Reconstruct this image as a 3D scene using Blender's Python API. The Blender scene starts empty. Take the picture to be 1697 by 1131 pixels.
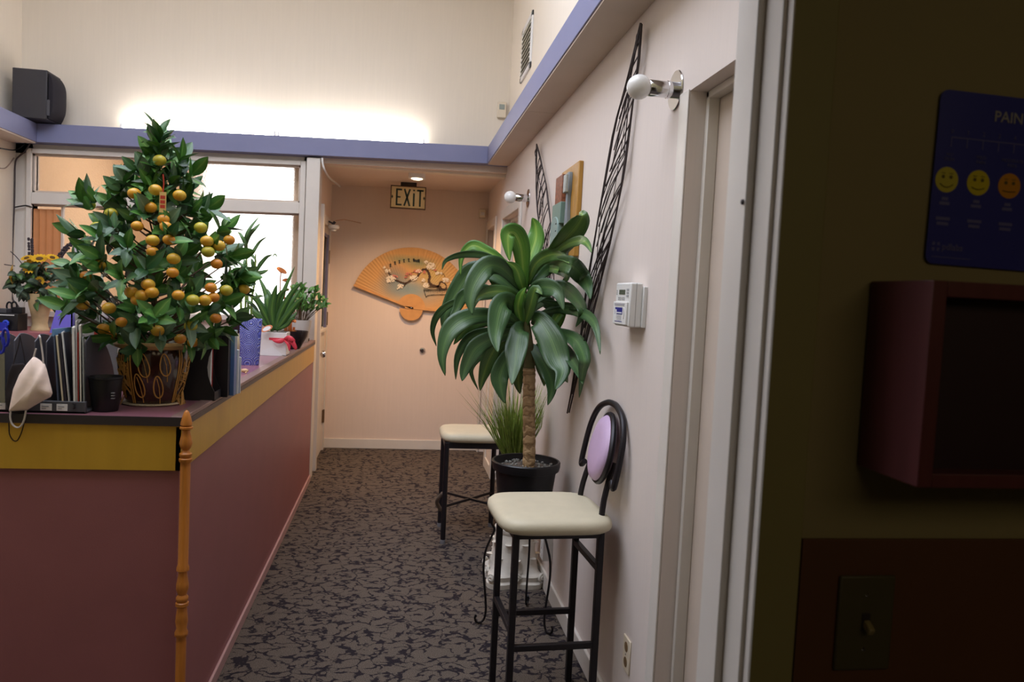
import bpy, bmesh, math, random
from mathutils import Vector, Matrix, noise
R_ = random.Random(7)
C = bpy.context.scene.collection
PI = math.pi

# ------------------------------------------------------------------ camera, world, lights, exposure
F = 1273.0
PPX, PPY = 848.5, 565.5
EYE = Vector((0, 0, 1.5))
_d = Vector((661 - PPX, 483 - PPY, F)); YC = _d.normalized()
_m = 0.04
XCV = Vector((1, _m, -(_d.x + _d.y * _m) / F)).normalized()
ZC = XCV.cross(YC)
def ray(px, py):
    v = Vector((px - PPX, py - PPY, F))
    return Vector((XCV.dot(v), YC.dot(v), ZC.dot(v)))
def P(px, py, x=None, y=None, z=None):
    """point of the place seen at a photo pixel, on the plane x=, y= or z="""
    r = ray(px, py)
    t = (x / r.x) if x is not None else (y / r.y) if y is not None else ((z - 1.5) / r.z)
    return EYE + r * t
cam = bpy.data.cameras.new('camera'); camo = bpy.data.objects.new('camera', cam); C.objects.link(camo)
cam.sensor_width = 36; cam.lens = F * 36 / 1697; cam.clip_start = .05
right = Vector((XCV.x, YC.x, ZC.x)); up = -Vector((XCV.y, YC.y, ZC.y)); back = -Vector((XCV.z, YC.z, ZC.z))
camo.matrix_world = Matrix((right, up, back)).transposed().to_4x4(); camo.location = EYE
cam.dof.use_dof = True; cam.dof.focus_distance = 3.3; cam.dof.aperture_fstop = 6.0
sc = bpy.context.scene; sc.camera = camo
sc.view_settings.view_transform = 'Standard'; sc.view_settings.look = 'None'
sc.view_settings.exposure = 0.3; sc.view_settings.gamma = 1; sc.view_settings.use_curve_mapping = False
w = bpy.data.worlds.new('world'); sc.world = w; w.use_nodes = True
w.node_tree.nodes['Background'].inputs[0].default_value = (.6, .62, .65, 1)
w.node_tree.nodes['Background'].inputs[1].default_value = .05
def lin(c):
    return tuple(((v / 255) / 12.92 if v / 255 <= .04045 else ((v / 255 + .055) / 1.055) ** 2.4) for v in c[:3])
def area(name, loc, rot, sx, sy, power, col):
    l = bpy.data.lights.new(name, 'AREA'); l.shape = 'RECTANGLE'; l.size = sx; l.size_y = sy; l.energy = power; l.color = lin(col)
    o = bpy.data.objects.new(name, l); o.location = loc; o.rotation_euler = rot; C.objects.link(o); return o
area('skylight', (-1.0, 2.7, 4.2), (0, 0, 0), 2.8, 3.2, 132, (229, 237, 255))
area('back_room_fill', (-1.6, 7.3, 2.9), (0, 0, 0), 1.2, 1.0, 14, (255, 236, 212))  # added unseen fill that lifts the tan walls behind the frosted panes
area('exam_room_fill', (.9, -1.0, 2.4), (math.radians(35), 0, 0), 1.8, 1.0, 4.8, (255, 230, 185))  # added fill for the dark wall, which otherwise gets only bounced light
sp = bpy.data.lights.new('downlight_lamp', 'SPOT'); sp.energy = 80; sp.color = lin((255, 205, 150)); sp.spot_size = 2.5; sp.spot_blend = .7; sp.shadow_soft_size = .05
spo = bpy.data.objects.new('downlight_lamp', sp); spo.location = (.118, 6.72, 2.445); C.objects.link(spo)

# ------------------------------------------------------------------ materials
MATS = {}
def mat(name, col, rough=.6, metal=0, var=.0, vscale=8, bump=0, bscale=60, spec=.5, stretch=(1, 1, 1), emit=None, estr=0, trans=0, ior=1.45, coat=0, alpha=1):
    if name in MATS: return MATS[name]
    m = bpy.data.materials.new(name); m.use_nodes = True; nt = m.node_tree; b = nt.nodes['Principled BSDF']
    c = lin(col)
    b.inputs['Base Color'].default_value = (*c, 1); b.inputs['Roughness'].default_value = rough; b.inputs['Metallic'].default_value = metal
    b.inputs['Specular IOR Level'].default_value = spec; b.inputs['IOR'].default_value = ior
    b.inputs['Transmission Weight'].default_value = trans; b.inputs['Coat Weight'].default_value = coat; b.inputs['Alpha'].default_value = alpha
    if emit: b.inputs['Emission Color'].default_value = (*lin(emit), 1); b.inputs['Emission Strength'].default_value = estr
    if var or bump:
        tc = nt.nodes.new('ShaderNodeTexCoord'); mp = nt.nodes.new('ShaderNodeMapping'); mp.inputs['Scale'].default_value = stretch
        nt.links.new(tc.outputs['Object'], mp.inputs[0])
    if var:
        n = nt.nodes.new('ShaderNodeTexNoise'); n.inputs['Scale'].default_value = vscale; n.inputs['Detail'].default_value = 4
        nt.links.new(mp.outputs[0], n.inputs['Vector'])
        r = nt.nodes.new('ShaderNodeValToRGB'); r.color_ramp.elements[0].position = .3; r.color_ramp.elements[1].position = .7
        r.color_ramp.elements[0].color = (*[v * (1 - var) for v in c], 1); r.color_ramp.elements[1].color = (*[min(1, v * (1 + var)) for v in c], 1)
        nt.links.new(n.outputs[0], r.inputs[0]); nt.links.new(r.outputs[0], b.inputs['Base Color'])
    if bump:
        n2 = nt.nodes.new('ShaderNodeTexNoise'); n2.inputs['Scale'].default_value = bscale; n2.inputs['Detail'].default_value = 3
        nt.links.new(mp.outputs[0], n2.inputs['Vector'])
        bp = nt.nodes.new('ShaderNodeBump'); bp.inputs['Strength'].default_value = bump; bp.inputs['Distance'].default_value = .01
        nt.links.new(n2.outputs[0], bp.inputs['Height']); nt.links.new(bp.outputs[0], b.inputs['Normal'])
    MATS[name] = m; return m
VERT = (30, 30, 1.2)
M_upper = mat('cream_wall_paint', (228, 217, 200), .85, var=.014, vscale=3, stretch=VERT, bump=.03, bscale=5)
M_wall = mat('pink_white_wall_paint', (220, 208, 200), .75, var=.014, vscale=3, stretch=VERT, bump=.03, bscale=5)
M_alc = mat('peach_wall_paint', (224, 206, 192), .7, var=.014, vscale=3, stretch=VERT, bump=.03, bscale=5)
M_purple = mat('periwinkle_paint', (124, 127, 160), .55, var=.03, vscale=5)
M_soffit = mat('soffit_paint', (205, 190, 176), .8, var=.03, vscale=4)
M_trim = mat('white_trim_paint', (218, 211, 202), .45, var=.025, vscale=9, bump=.02, bscale=20)
M_trim2 = mat('warm_trim_paint', (206, 190, 176), .45, var=.03, vscale=9)
M_counterred = mat('dusty_red_laminate', (148, 92, 94), .42, var=.05, vscale=5, bump=.05, bscale=300)
M_countertop = mat('mauve_laminate', (140, 92, 104), .28, var=.03, vscale=20)
M_yellow = mat('mustard_band_laminate', (196, 152, 48), .35, var=.05, vscale=3, stretch=(8, 8, .5))
M_edge = mat('dark_edging', (52, 44, 46), .4)
M_edge2 = mat('brown_edging', (132, 104, 98), .4)
M_kick = mat('pink_base_strip', (188, 150, 148), .5)
M_black = mat('black_plastic', (26, 25, 28), .38, var=.05, vscale=30)
M_blackmetal = mat('black_enamelled_steel', (34, 30, 34), .42, metal=.3, var=.08, vscale=40)
M_char = mat('charcoal_plastic', (74, 73, 78), .5)
M_white = mat('white_plastic', (226, 224, 220), .35)
M_paper = mat('white_paper', (226, 224, 222), .7)
M_chrome = mat('chrome', (215, 215, 218), .12, metal=1)
M_vinyl = mat('cream_vinyl', (204, 194, 168), .5, var=.04, vscale=12, bump=.06, bscale=120)
M_lilac = mat('lilac_vinyl', (196, 168, 200), .5, var=.03, vscale=12, bump=.05, bscale=120)
M_oak = mat('honey_oak', (190, 118, 46), .35, var=.16, vscale=7, stretch=(12, 12, .8))
M_wood = mat('tan_wood', (170, 124, 52), .45, var=.14, vscale=6, stretch=(1, 10, 1))
M_soil = mat('gravel_soil', (92, 82, 74), .9, var=.5, vscale=60, bump=.8, bscale=90)
M_olive = mat('olive_room_paint', (144, 134, 98), .8, var=.03, vscale=4)
M_olivetrim = mat('olive_casing_paint', (138, 132, 88), .6, var=.03, vscale=4)
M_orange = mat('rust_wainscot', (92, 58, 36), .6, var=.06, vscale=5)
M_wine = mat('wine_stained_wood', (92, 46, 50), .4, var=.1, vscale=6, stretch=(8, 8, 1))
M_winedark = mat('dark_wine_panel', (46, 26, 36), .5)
M_leafbranch = mat('brown_twig', (84, 66, 46), .8)
def carpet():
    m = bpy.data.materials.new('patterned_carpet'); m.use_nodes = True; nt = m.node_tree; L = nt.links; N = nt.nodes; b = N['Principled BSDF']
    b.inputs['Roughness'].default_value = .95; b.inputs['Specular IOR Level'].default_value = .15
    tc = N.new('ShaderNodeTexCoord'); mp = N.new('ShaderNodeMapping'); mp.inputs['Scale'].default_value = (1, 1.25, 1); L.new(tc.outputs['Object'], mp.inputs[0])
    n = N.new('ShaderNodeTexNoise'); n.inputs['Scale'].default_value = 7; n.inputs['Detail'].default_value = 4; L.new(mp.outputs[0], n.inputs['Vector'])
    vm = N.new('ShaderNodeVectorMath'); vm.operation = 'SCALE'; vm.inputs['Scale'].default_value = .26
    sub = N.new('ShaderNodeVectorMath'); sub.operation = 'SUBTRACT'; sub.inputs[1].default_value = (.5, .5, .5); L.new(n.outputs['Color'], sub.inputs[0]); L.new(sub.outputs[0], vm.inputs[0])
    ad = N.new('ShaderNodeVectorMath'); L.new(mp.outputs[0], ad.inputs[0]); L.new(vm.outputs[0], ad.inputs[1])
    v = N.new('ShaderNodeTexVoronoi'); v.feature = 'DISTANCE_TO_EDGE'; v.inputs['Scale'].default_value = 12; L.new(ad.outputs[0], v.inputs['Vector'])
    n2 = N.new('ShaderNodeTexNoise'); n2.inputs['Scale'].default_value = 22; n2.inputs['Detail'].default_value = 2; L.new(tc.outputs['Object'], n2.inputs['Vector'])
    mr = N.new('ShaderNodeMapRange'); mr.inputs[1].default_value = .35; mr.inputs[2].default_value = .68; mr.inputs[3].default_value = -.0; mr.inputs[4].default_value = .14; L.new(n2.outputs[0], mr.inputs[0])
    lt = N.new('ShaderNodeMath'); lt.operation = 'SUBTRACT'; L.new(mr.outputs[0], lt.inputs[0]); L.new(v.outputs['Distance'], lt.inputs[1])
    st = N.new('ShaderNodeMapRange'); st.inputs[1].default_value = -.02; st.inputs[2].default_value = .03; L.new(lt.outputs[0], st.inputs[0])
    sp_ = N.new('ShaderNodeTexNoise'); sp_.inputs['Scale'].default_value = 260; sp_.inputs['Detail'].default_value = 1; L.new(tc.outputs['Object'], sp_.inputs['Vector'])
    r = N.new('ShaderNodeValToRGB'); r.color_ramp.elements[0].position = .35; r.color_ramp.elements[1].position = .65
    r.color_ramp.elements[0].color = (*lin((76, 68, 62)), 1); r.color_ramp.elements[1].color = (*lin((112, 101, 91)), 1); L.new(sp_.outputs[0], r.inputs[0])
    mx = N.new('ShaderNodeMix'); mx.data_type = 'RGBA'; L.new(st.outputs[0], mx.inputs[0]); L.new(r.outputs[0], mx.inputs[6]); mx.inputs[7].default_value = (*lin((40, 35, 40)), 1)
    L.new(mx.outputs[2], b.inputs['Base Color'])
    bp = N.new('ShaderNodeBump'); bp.inputs['Strength'].default_value = .5; bp.inputs['Distance'].default_value = .004; L.new(sp_.outputs[0], bp.inputs['Height']); L.new(bp.outputs[0], b.inputs['Normal'])
    return m
M_carpet = carpet()
def frosted():
    m = bpy.data.materials.new('frosted_glass'); m.use_nodes = True; nt = m.node_tree; b = nt.nodes['Principled BSDF']
    b.inputs['Base Color'].default_value = (.97, .97, .97, 1); b.inputs['Transmission Weight'].default_value = 1; b.inputs['Roughness'].default_value = .42; b.inputs['IOR'].default_value = 1.12
    tc = nt.nodes.new('ShaderNodeTexCoord'); n = nt.nodes.new('ShaderNodeTexNoise'); n.inputs['Scale'].default_value = 110; n.inputs['Detail'].default_value = 2
    bp = nt.nodes.new('ShaderNodeBump'); bp.inputs['Strength'].default_value = .5; bp.inputs['Distance'].default_value = .01
    nt.links.new(tc.outputs['Object'], n.inputs['Vector']); nt.links.new(n.outputs[0], bp.inputs['Height']); nt.links.new(bp.outputs[0], b.inputs['Normal'])
    return m
M_frost = frosted()
M_acryl = mat('clear_acrylic', (245, 248, 250), .05, trans=1, ior=1.15)

# ------------------------------------------------------------------ mesh helpers
class MB:
    def __init__(s): s.v = []; s.f = []; s.uv = {}
    def add(s, vs, fs):
        o = len(s.v); s.v += [Vector(v) for v in vs]; s.f += [tuple(i + o for i in f) for f in fs]; return s
    def box(s, x0, x1, y0, y1, z0, z1):
        return s.add([(x0,y0,z0),(x1,y0,z0),(x1,y1,z0),(x0,y1,z0),(x0,y0,z1),(x1,y0,z1),(x1,y1,z1),(x0,y1,z1)],
                     [(0,3,2,1),(4,5,6,7),(0,1,5,4),(1,2,6,5),(2,3,7,6),(3,0,4,7)])
    def obb(s, M, x0, x1, y0, y1, z0, z1):
        t = MB().box(x0, x1, y0, y1, z0, z1); return s.add([M @ v for v in t.v], t.f)
    def bar(s, a, b, wd, ht=None):
        a = Vector(a); b = Vector(b); d = b - a; q = d.to_track_quat('X', 'Z').to_matrix().to_4x4(); q.translation = a; ht = ht or wd
        return s.obb(q, 0, d.length, -wd/2, wd/2, -ht/2, ht/2)
    def tube(s, pts, r, n=8, caps=True):
        pts = [Vector(p) for p in pts]; k = len(pts); o = len(s.v)
        rs = r if isinstance(r, (list, tuple)) else [r] * k
        t0 = (pts[1] - pts[0]).normalized(); a = Vector((0,0,1)) if abs(t0.z) < .9 else Vector((1,0,0)); nrm = t0.cross(a).normalized()
        for i, p in enumerate(pts):
            t = (pts[min(i+1,k-1)] - pts[max(i-1,0)]).normalized()
            nrm = (nrm - t * nrm.dot(t)).normalized(); bi = t.cross(nrm)
            for j in range(n):
                a = 2*PI*j/n; s.v.append(p + (nrm*math.cos(a) + bi*math.sin(a)) * rs[i])
        for i in range(k-1):
            for j in range(n): s.f.append((o+i*n+j, o+i*n+(j+1)%n, o+(i+1)*n+(j+1)%n, o+(i+1)*n+j))
        if caps: s.f.append(tuple(o+j for j in range(n))[::-1]); s.f.append(tuple(o+(k-1)*n+j for j in range(n)))
        return s
    def rings(s, rings, caps=True):
        n = len(rings[0]); o = len(s.v)
        for rg in rings: s.v += [Vector(p) for p in rg]
        for i in range(len(rings)-1):
            for j in range(n): s.f.append((o+i*n+j, o+i*n+(j+1)%n, o+(i+1)*n+(j+1)%n, o+(i+1)*n+j))
        if caps: s.f.append(tuple(o+j for j in range(n))[::-1]); s.f.append(tuple(o+(len(rings)-1)*n+j for j in range(n)))
        return s
    def lathe(s, prof, c=(0,0,0), n=32, M=None, ex=2.0, ax=1, ay=1, caps=True):
        M = M or Matrix.Translation(c); R = []
        for r, z in prof:
            rg = []
            for j in range(n):
                a = 2*PI*j/n; cx, sx = math.cos(a), math.sin(a)
                q = (abs(cx)**ex + abs(sx)**ex) ** (-1/ex) if ex != 2 else 1
                rg.append(M @ Vector((r*q*cx*ax, r*q*sx*ay, z)))
            R.append(rg)
        return s.rings(R, caps)
    def ball(s, c, r, n=16, m=10, sc=(1,1,1)):
        prof = [(max(1e-4, math.sin(PI*i/m))*r, -math.cos(PI*i/m)*r*sc[2]) for i in range(m+1)]
        return s.lathe(prof, c, n, ax=sc[0], ay=sc[1])
    def prism(s, poly, M, d):
        n = len(poly); o = len(s.v)
        for z in (0, d): s.v += [M @ Vector((p[0], p[1], z)) for p in poly]
        s.f.append(tuple(o+i for i in range(n))[::-1]); s.f.append(tuple(o+n+i for i in range(n)))
        for i in range(n): s.f.append((o+i, o+(i+1)%n, o+n+(i+1)%n, o+n+i))
        return s
    def shear(s, k=.026, x0=.64):
        for v in s.v: v.z += k * (min(v.x, x0) - x0)
        return s
def smooth_pts(pts, n=6):
    pts = [Vector(p) for p in pts]; out = []
    for i in range(len(pts)-1):
        p0 = pts[max(i-1,0)]; p1 = pts[i]; p2 = pts[i+1]; p3 = pts[min(i+2,len(pts)-1)]
        for j in range(n):
            t = j/n; out.append(.5*((2*p1)+(p2-p0)*t+(2*p0-5*p1+4*p2-p3)*t*t+(3*p1-p0-3*p2+p3)*t**3))
    out.append(pts[-1]); return out
ORG = {}
def tagit(o, label=None, cat=None, group=None, kind=None):
    if label: o['label'] = label
    if cat: o['category'] = cat
    if group: o['group'] = group
    if kind: o['kind'] = kind
    return o
def thing(name, loc, label, cat, group=None):
    o = bpy.data.objects.new(name, None); C.objects.link(o); o.location = loc; o.empty_display_size = .05
    ORG[o.name] = Vector(loc); return tagit(o, label, cat, group)
def obj(name, mb, m, parent=None, bev=0, label=None, cat=None, group=None, kind=None, ang=40, flat=False, sub=0, solid=0, org=None):
    """one mesh object; mb holds place coordinates, the origin goes to the parent's origin or the base of the mesh"""
    if parent is not None: o0 = ORG[parent.name]
    elif org is not None: o0 = Vector(org)
    else:
        xs = [v.x for v in mb.v]; ys = [v.y for v in mb.v]; zs = [v.z for v in mb.v]
        o0 = Vector(((min(xs)+max(xs))/2, (min(ys)+max(ys))/2, min(zs)))
    me = bpy.data.meshes.new(name); me.from_pydata([v - o0 for v in mb.v], [], mb.f)
    if mb.uv:
        ul = me.uv_layers.new(name='uv')
        for lp in me.loops: ul.data[lp.index].uv = mb.uv.get(lp.vertex_index, (0, 0))
    bm = bmesh.new(); bm.from_mesh(me)
    if not solid: bmesh.ops.recalc_face_normals(bm, faces=bm.faces)
    bm.to_mesh(me); bm.free()
    if not flat:
        me.polygons.foreach_set('use_smooth', [True]*len(me.polygons))
        me.set_sharp_from_angle(angle=math.radians(ang))
    for mm in (m if isinstance(m, (list, tuple)) else [m]): me.materials.append(mm)
    o = bpy.data.objects.new(name, me); C.objects.link(o)
    if parent is not None: o.parent = parent
    else: o.location = o0
    ORG[o.name] = o0
    if solid:
        md = o.modifiers.new('t', 'SOLIDIFY'); md.thickness = solid; md.offset = 0
    if bev:
        md = o.modifiers.new('b', 'BEVEL'); md.width = bev; md.segments = 2; md.limit_method = 'ANGLE'; md.angle_limit = math.radians(40)
    if sub:
        md = o.modifiers.new('s', 'SUBSURF'); md.levels = sub; md.render_levels = sub
    return tagit(o, label, cat, group, kind)
def struct(name, mb, m, parent=None, bev=0, **k):
    return obj(name, mb, m, parent, bev, kind='structure' if parent is None else None, **k)
def copy_part(o, parent, M=None):
    c = o.copy(); C.objects.link(c); c.parent = parent
    if M is not None: c.matrix_local = M
    ORG[c.name] = ORG.get(parent.name, Vector()); return c
def text(name, body, size, M, m, parent, sx=1.0, depth=.0006, align='CENTER', bold=0.0):
    cu = bpy.data.curves.new(name, 'FONT'); cu.body = body; cu.size = size; cu.align_x = align; cu.align_y = 'CENTER'; cu.extrude = depth; cu.offset = bold; cu.resolution_u = 3
    t = bpy.data.objects.new(name + '_tmp', cu); C.objects.link(t)
    bpy.context.view_layer.update()
    me = bpy.data.meshes.new_from_object(t.evaluated_get(bpy.context.evaluated_depsgraph_get()))
    bpy.data.objects.remove(t); bpy.data.curves.remove(cu)
    MM = Matrix.Translation(-ORG[parent.name]) @ M @ Matrix.Diagonal((sx, 1, 1, 1))
    me.transform(MM); me.name = name; me.materials.clear(); me.materials.append(m)
    o = bpy.data.objects.new(name, me); C.objects.link(o); o.parent = parent; ORG[o.name] = ORG[parent.name]; return o
def facing(loc, n, roll=0.0):
    """matrix whose local X runs to the viewer's right and local Y up on a wall with outward normal n"""
    n = Vector(n).normalized(); z = Vector((0,0,1)); x = z.cross(n).normalized(); y = n.cross(x)
    M = Matrix((x, y, n)).transposed().to_4x4(); M = M @ Matrix.Rotation(roll, 4, 'Z'); M.translation = Vector(loc); return M

# ------------------------------------------------------------------ room shell
XR, XL, YW, YF = .81, -2.78, 6.10, 7.32
struct('floor', MB().box(-4, 3, -2, 8.8, -.05, 0), M_carpet, org=(0,0,0))
struct('ceiling', MB().box(XL-.1, XR+.2, 1.0, 6.4, 4.3, 4.4), M_upper)
b = MB()
b.box(XR, XR+.14, 1.165, 1.30, 0, 2.6); b.box(XR, XR+.14, 1.30, 2.165, 2.12, 2.6); b.box(XR, XR+.14, 2.165, 5.295, 0, 2.6)
b.box(XR, XR+.14, 5.295, 6.157, 2.115, 2.6); b.box(XR, XR+.14, 6.157, 6.665, 0, 2.6)
b.box(XR, XR+.14, 6.665, 7.26, 2.115, 2.6); b.box(XR, XR+.14, 7.26, YF, 0, 2.6)
struct('wall_right', b, M_wall)
struct('wall_right_upper', MB().box(XR, XR+.14, 1.165, 6.27, 2.6, 4.3), M_upper)
struct('wall_left', MB().box(XL-.1, XL, 1.165, 6.3, 0, 4.3), M_upper)
b = MB().box(XL, XR, 6.17, 6.27, 2.45, 4.3); struct('wall_back_upper', b, M_upper)
b = MB(); b.box(XL, -.72, YW, 6.2, 0, 1.31); b.box(XL, -2.665, YW, 6.2, 1.31, 2.53); b.box(XL, -.72, YW, 6.2, 2.455, 2.53); b.box(-.775, -.72, YW, 6.2, 1.31, 2.455)
struct('wall_back', b.shear(), M_trim)
struct('wall_alcove_end', MB().box(-.78, XR+.14, YF, YF+.1, 0, 2.6), M_alc)
b = MB(); b.box(-.75, -.645, 6.2, 6.42, 0, 2.5); b.box(-.75, -.645, 6.42, 7.2, 2.04, 2.5); b.box(-.75, -.645, 7.2, YF, 0, 2.5)
struct('wall_alcove_left', b, M_alc)
struct('ceiling_alcove', MB().box(-.75, XR, 6.10, YF, 2.475, 2.6).shear(.02), M_alc)
struct('trim_column', MB().box(-.725, -.625, 6.03, 6.2, 0, 2.475), M_trim, bev=.004)
# beams
struct('trim_beam_back', MB().box(-2.6, .64, 6.0, 6.17, 2.522, 2.655).shear(), M_purple, bev=.003)
b = MB().box(.64, XR, 1.165, 6.17, 2.522, 2.655); struct('trim_beam_right', b, M_purple, bev=.003)
g = MB(); g.box(.646, XR-.001, 1.17, 4.198, 2.514, 2.522); g.box(.646, XR-.001, 4.202, 6.0, 2.514, 2.522); struct('trim_soffit_board', g, M_soffit)
struct('trim_beam_left', MB().box(XL, -2.6, 1.165, 6.17, 2.522, 2.655).shear(), M_purple, bev=.003)
struct('trim_soffit_board_left', MB().box(XL, -2.606, 1.17, 6.0, 2.512, 2.522).shear(), M_soffit)
# baseboards
b = MB(); b.box(XR-.014, XR, 2.17, 5.22, 0, .092); b.box(XR-.014, XR, 6.235, 6.59, 0, .092); struct('baseboard_right', b, M_trim, bev=.004)
struct('baseboard_alcove', MB().box(-.645, XR, YF-.014, YF, 0, .092), M_trim, bev=.004)
# door casings right wall
def casing(name, y0, y1, ztop, wd, m=M_trim):
    b = MB(); b.box(XR-.016, XR, y0-wd, y0, 0, ztop+wd); b.box(XR-.016, XR, y1, y1+wd, 0, ztop+wd); b.box(XR-.016, XR, y0, y1, ztop, ztop+wd)
    struct(name, b, m, bev=.004)
casing('trim_1', 5.295, 6.157, 2.115, .075); casing('trim_2', 6.665, 7.24, 2.115, .07)
b = MB(); b.box(XR-.006, XR, 2.165, 2.235, 0, 2.125); struct('trim_3', b, M_trim, bev=.003)
def wdoor(name, y0, y1, zt, stopz=.03):
    d = struct(name, MB().box(XR+.085, XR+.125, y0, y1, 0, zt), M_trim2, bev=.003)
    f = MB(); f.box(XR+.05, XR+.085, y0, y0+.02, 0, zt); f.box(XR+.05, XR+.085, y1-.02, y1, 0, zt); f.box(XR+.05, XR+.085, y0, y1, zt-.02, zt)
    obj('door_stop', f, M_trim, d, bev=.003)
    k = MB().lathe([(.012, 0), (.012, .03), (.026, .036), (.03, .05), (.024, .066), (.005, .07)], M=facing((XR+.085, y0+.08, .97), (-1, 0, 0)), n=20)
    obj('door_knob', k, M_chrome, d)
    return d
wdoor('door_1', 1.30, 2.165, 2.12); wdoor('door_2', 5.295, 6.157, 2.115); wdoor('door_3', 6.665, 7.26, 2.115)
# alcove left door with glass
dx = -.655
d4 = struct('door_4', MB().box(dx-.04, dx, 6.42, 7.2, 0, 1.15), M_trim, bev=.003)
b = MB(); b.box(dx-.04, dx, 6.42, 6.55, 1.15, 2.04); b.box(dx-.04, dx, 7.1, 7.2, 1.15, 2.04); b.box(dx-.04, dx, 6.55, 7.1, 1.95, 2.04); obj('door_rail', b, M_trim, d4)
b = MB(); b.box(dx, dx+.012, 6.53, 6.56, 1.14, 1.97); b.box(dx, dx+.02, 7.05, 7.12, 1.14, 1.97); b.box(dx, dx+.012, 6.53, 7.1, 1.94, 1.97)
obj('glazing_frame', b, mat('slate_blue_frame', (108, 108, 138), .4), d4, bev=.002)
obj('sill', MB().box(dx, dx+.03, 6.5, 7.12, 1.12, 1.145), M_trim, d4, bev=.003)
obj('pane', MB().box(dx-.025, dx-.015, 6.55, 7.1, 1.15, 1.95), M_frost, d4)
kn = P(541, 590, x=-.58)
obj('door_knob', MB().lathe([(.03,0),(.03,.006),(.011,.01),(.011,.035),(.027,.042),(.031,.058),(.024,.074),(.004,.08)], M=facing((dx, 6.5, .95), (1,0,0)), n=24), M_chrome, d4)
for z in (1.78, 1.22, .32):
    obj('hinge', MB().box(dx, dx+.014, 7.185, 7.215, z-.055, z+.055).tube([(dx+.014, 7.2, z-.06), (dx+.014, 7.2, z+.06)], .008), mat('brass_hinge', (120, 100, 78), .35, metal=.8), d4)
b = MB(); b.box(-.645, -.615, 6.36, 6.43, 0, 2.17); b.box(-.645, -.628, 6.43, 7.24, 2.04, 2.11); b.box(-.645, -.635, 7.2, 7.25, 0, 2.04); struct('trim_4', b, M_trim, bev=.003)

# window in the back wall: transom above, pass-through glazing below
win = thing('window_1', (-1.7, 6.1, 1.3), None, None); win['kind'] = 'structure'
b = MB(); fy0, fy1 = 6.075, 6.19
b.box(-2.70, -2.665, fy0, fy1, 1.27, 2.49); b.box(-.775, -.735, fy0, fy1, 1.27, 2.49); b.box(-2.665, -.775, fy0, fy1, 2.455, 2.49)
b.box(-2.665, -.775, fy0, fy1, 2.09, 2.175); b.box(-2.665, -.775, fy0-.03, fy1, 1.27, 1.31)
obj('window_frame', b.shear(), M_trim, win, bev=.004)
b = MB(); b.box(-2.665, -2.65, 6.105, 6.125, 2.175, 2.455); b.box(-.79, -.775, 6.105, 6.125, 2.175, 2.455); b.box(-2.665, -.775, 6.105, 6.125, 2.44, 2.455); b.box(-2.665, -.775, 6.105, 6.125, 2.175, 2.19)
b.box(-2.665, -.775, 6.12, 6.14, 2.078, 2.09); b.box(-2.478, -2.462, 6.12, 6.15, 1.31, 2.08)
obj('glazing_bead', b.shear(), M_trim2, win, bev=.002)
obj('pane', MB().box(-2.66, -.78, 6.135, 6.141, 2.18, 2.45).shear(), M_frost, win)
obj('pane', MB().box(-2.47, -.78, 6.135, 6.141, 1.31, 2.085).shear(), M_frost, win)
for i in range(4):
    x = -2.665 + i*.047
    M = Matrix.Translation((x+.02, 6.125, 0)) @ Matrix.Rotation(.35, 4, 'Z')
    n = 7; sl = MB()
    R0 = []
    for z in (1.33, 2.06):
        top = [M @ Vector((-.024 + .048*j/(n-1), .008*math.sin(PI*j/(n-1)), z)) for j in range(n)]; bot = [M @ Vector((-.024 + .048*j/(n-1), .008*math.sin(PI*j/(n-1))+.0015, z)) for j in range(n)][::-1]
        R0.append(top + bot)
    obj('blind_slat', sl.rings(R0).shear(), mat('peach_blind_fabric', (206, 140, 88), .6, var=.05), win)
# room behind the glass
struct('wall_store_back', MB().box(XL-.1, -.75, 8.5, 8.6, 0, 3), mat('tan_room_paint', (218, 190, 160), .8))
struct('wall_store_left', MB().box(XL-.1, XL, 6.2, 8.5, 0, 3), MATS['tan_room_paint'])
struct('wall_store_right', MB().box(-.85, -.75, 6.27, 8.5, 0, 3), MATS['tan_room_paint'])
struct('ceiling_store', MB().box(XL-.1, -.75, 6.27, 8.6, 3, 3.1), M_upper)
w2 = struct('window_2', MB().box(-1.98, -.86, 8.47, 8.5, .95, 2.75), mat('daylight_sky_glow', (255, 255, 255), emit=(250, 252, 255), estr=2.6))
b = MB(); b.box(-2.03, -1.98, 8.45, 8.5, .9, 2.8); b.box(-.9, -.85, 8.45, 8.5, .9, 2.8); b.box(-1.98, -.9, 8.45, 8.5, 2.75, 2.8); b.box(-1.98, -.9, 8.45, 8.5, .9, .95); obj('window_frame', b, M_trim, w2)

# doorway the camera looks through, and the wall of the room it stands in
XJ = .493
struct('wall_front', MB().box(XJ+.02, 2.6, 1.0, 1.13, 0, 4.3).box(-2.9, -.66, 1.0, 1.13, 0, 4.3).box(-.66, XJ+.02, 1.0, 1.13, 2.15, 4.3), [M_olive])
struct('wall_exam_right', MB().box(2.5, 2.6, -1.6, 1.0, 0, 2.5), M_olive)
struct('wall_exam_left', MB().box(-1.3, -1.2, -1.6, 1.0, 0, 2.5), M_olive)
struct('wall_exam_back', MB().box(-1.3, 2.6, -1.7, -1.6, 0, 2.5), M_olive)
struct('ceiling_exam', MB().box(-1.3, 2.6, -1.7, 1.0, 2.5, 2.6), M_olive)
b = MB(); b.box(XJ, XJ+.022, 1.067, 1.135, 0, 2.13); b.box(XJ+.012, XJ+.022, 1.0136, 1.067, 0, 2.13); b.box(XJ+.018, XJ+.022, .996, 1.0136, 0, 2.13)
b.box(-.66, -.64, .995, 1.135, 0, 2.13); b.box(-.66, XJ+.02, .995, 1.135, 2.13, 2.15)
struct('trim_jamb', b, M_trim, bev=.003)
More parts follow.
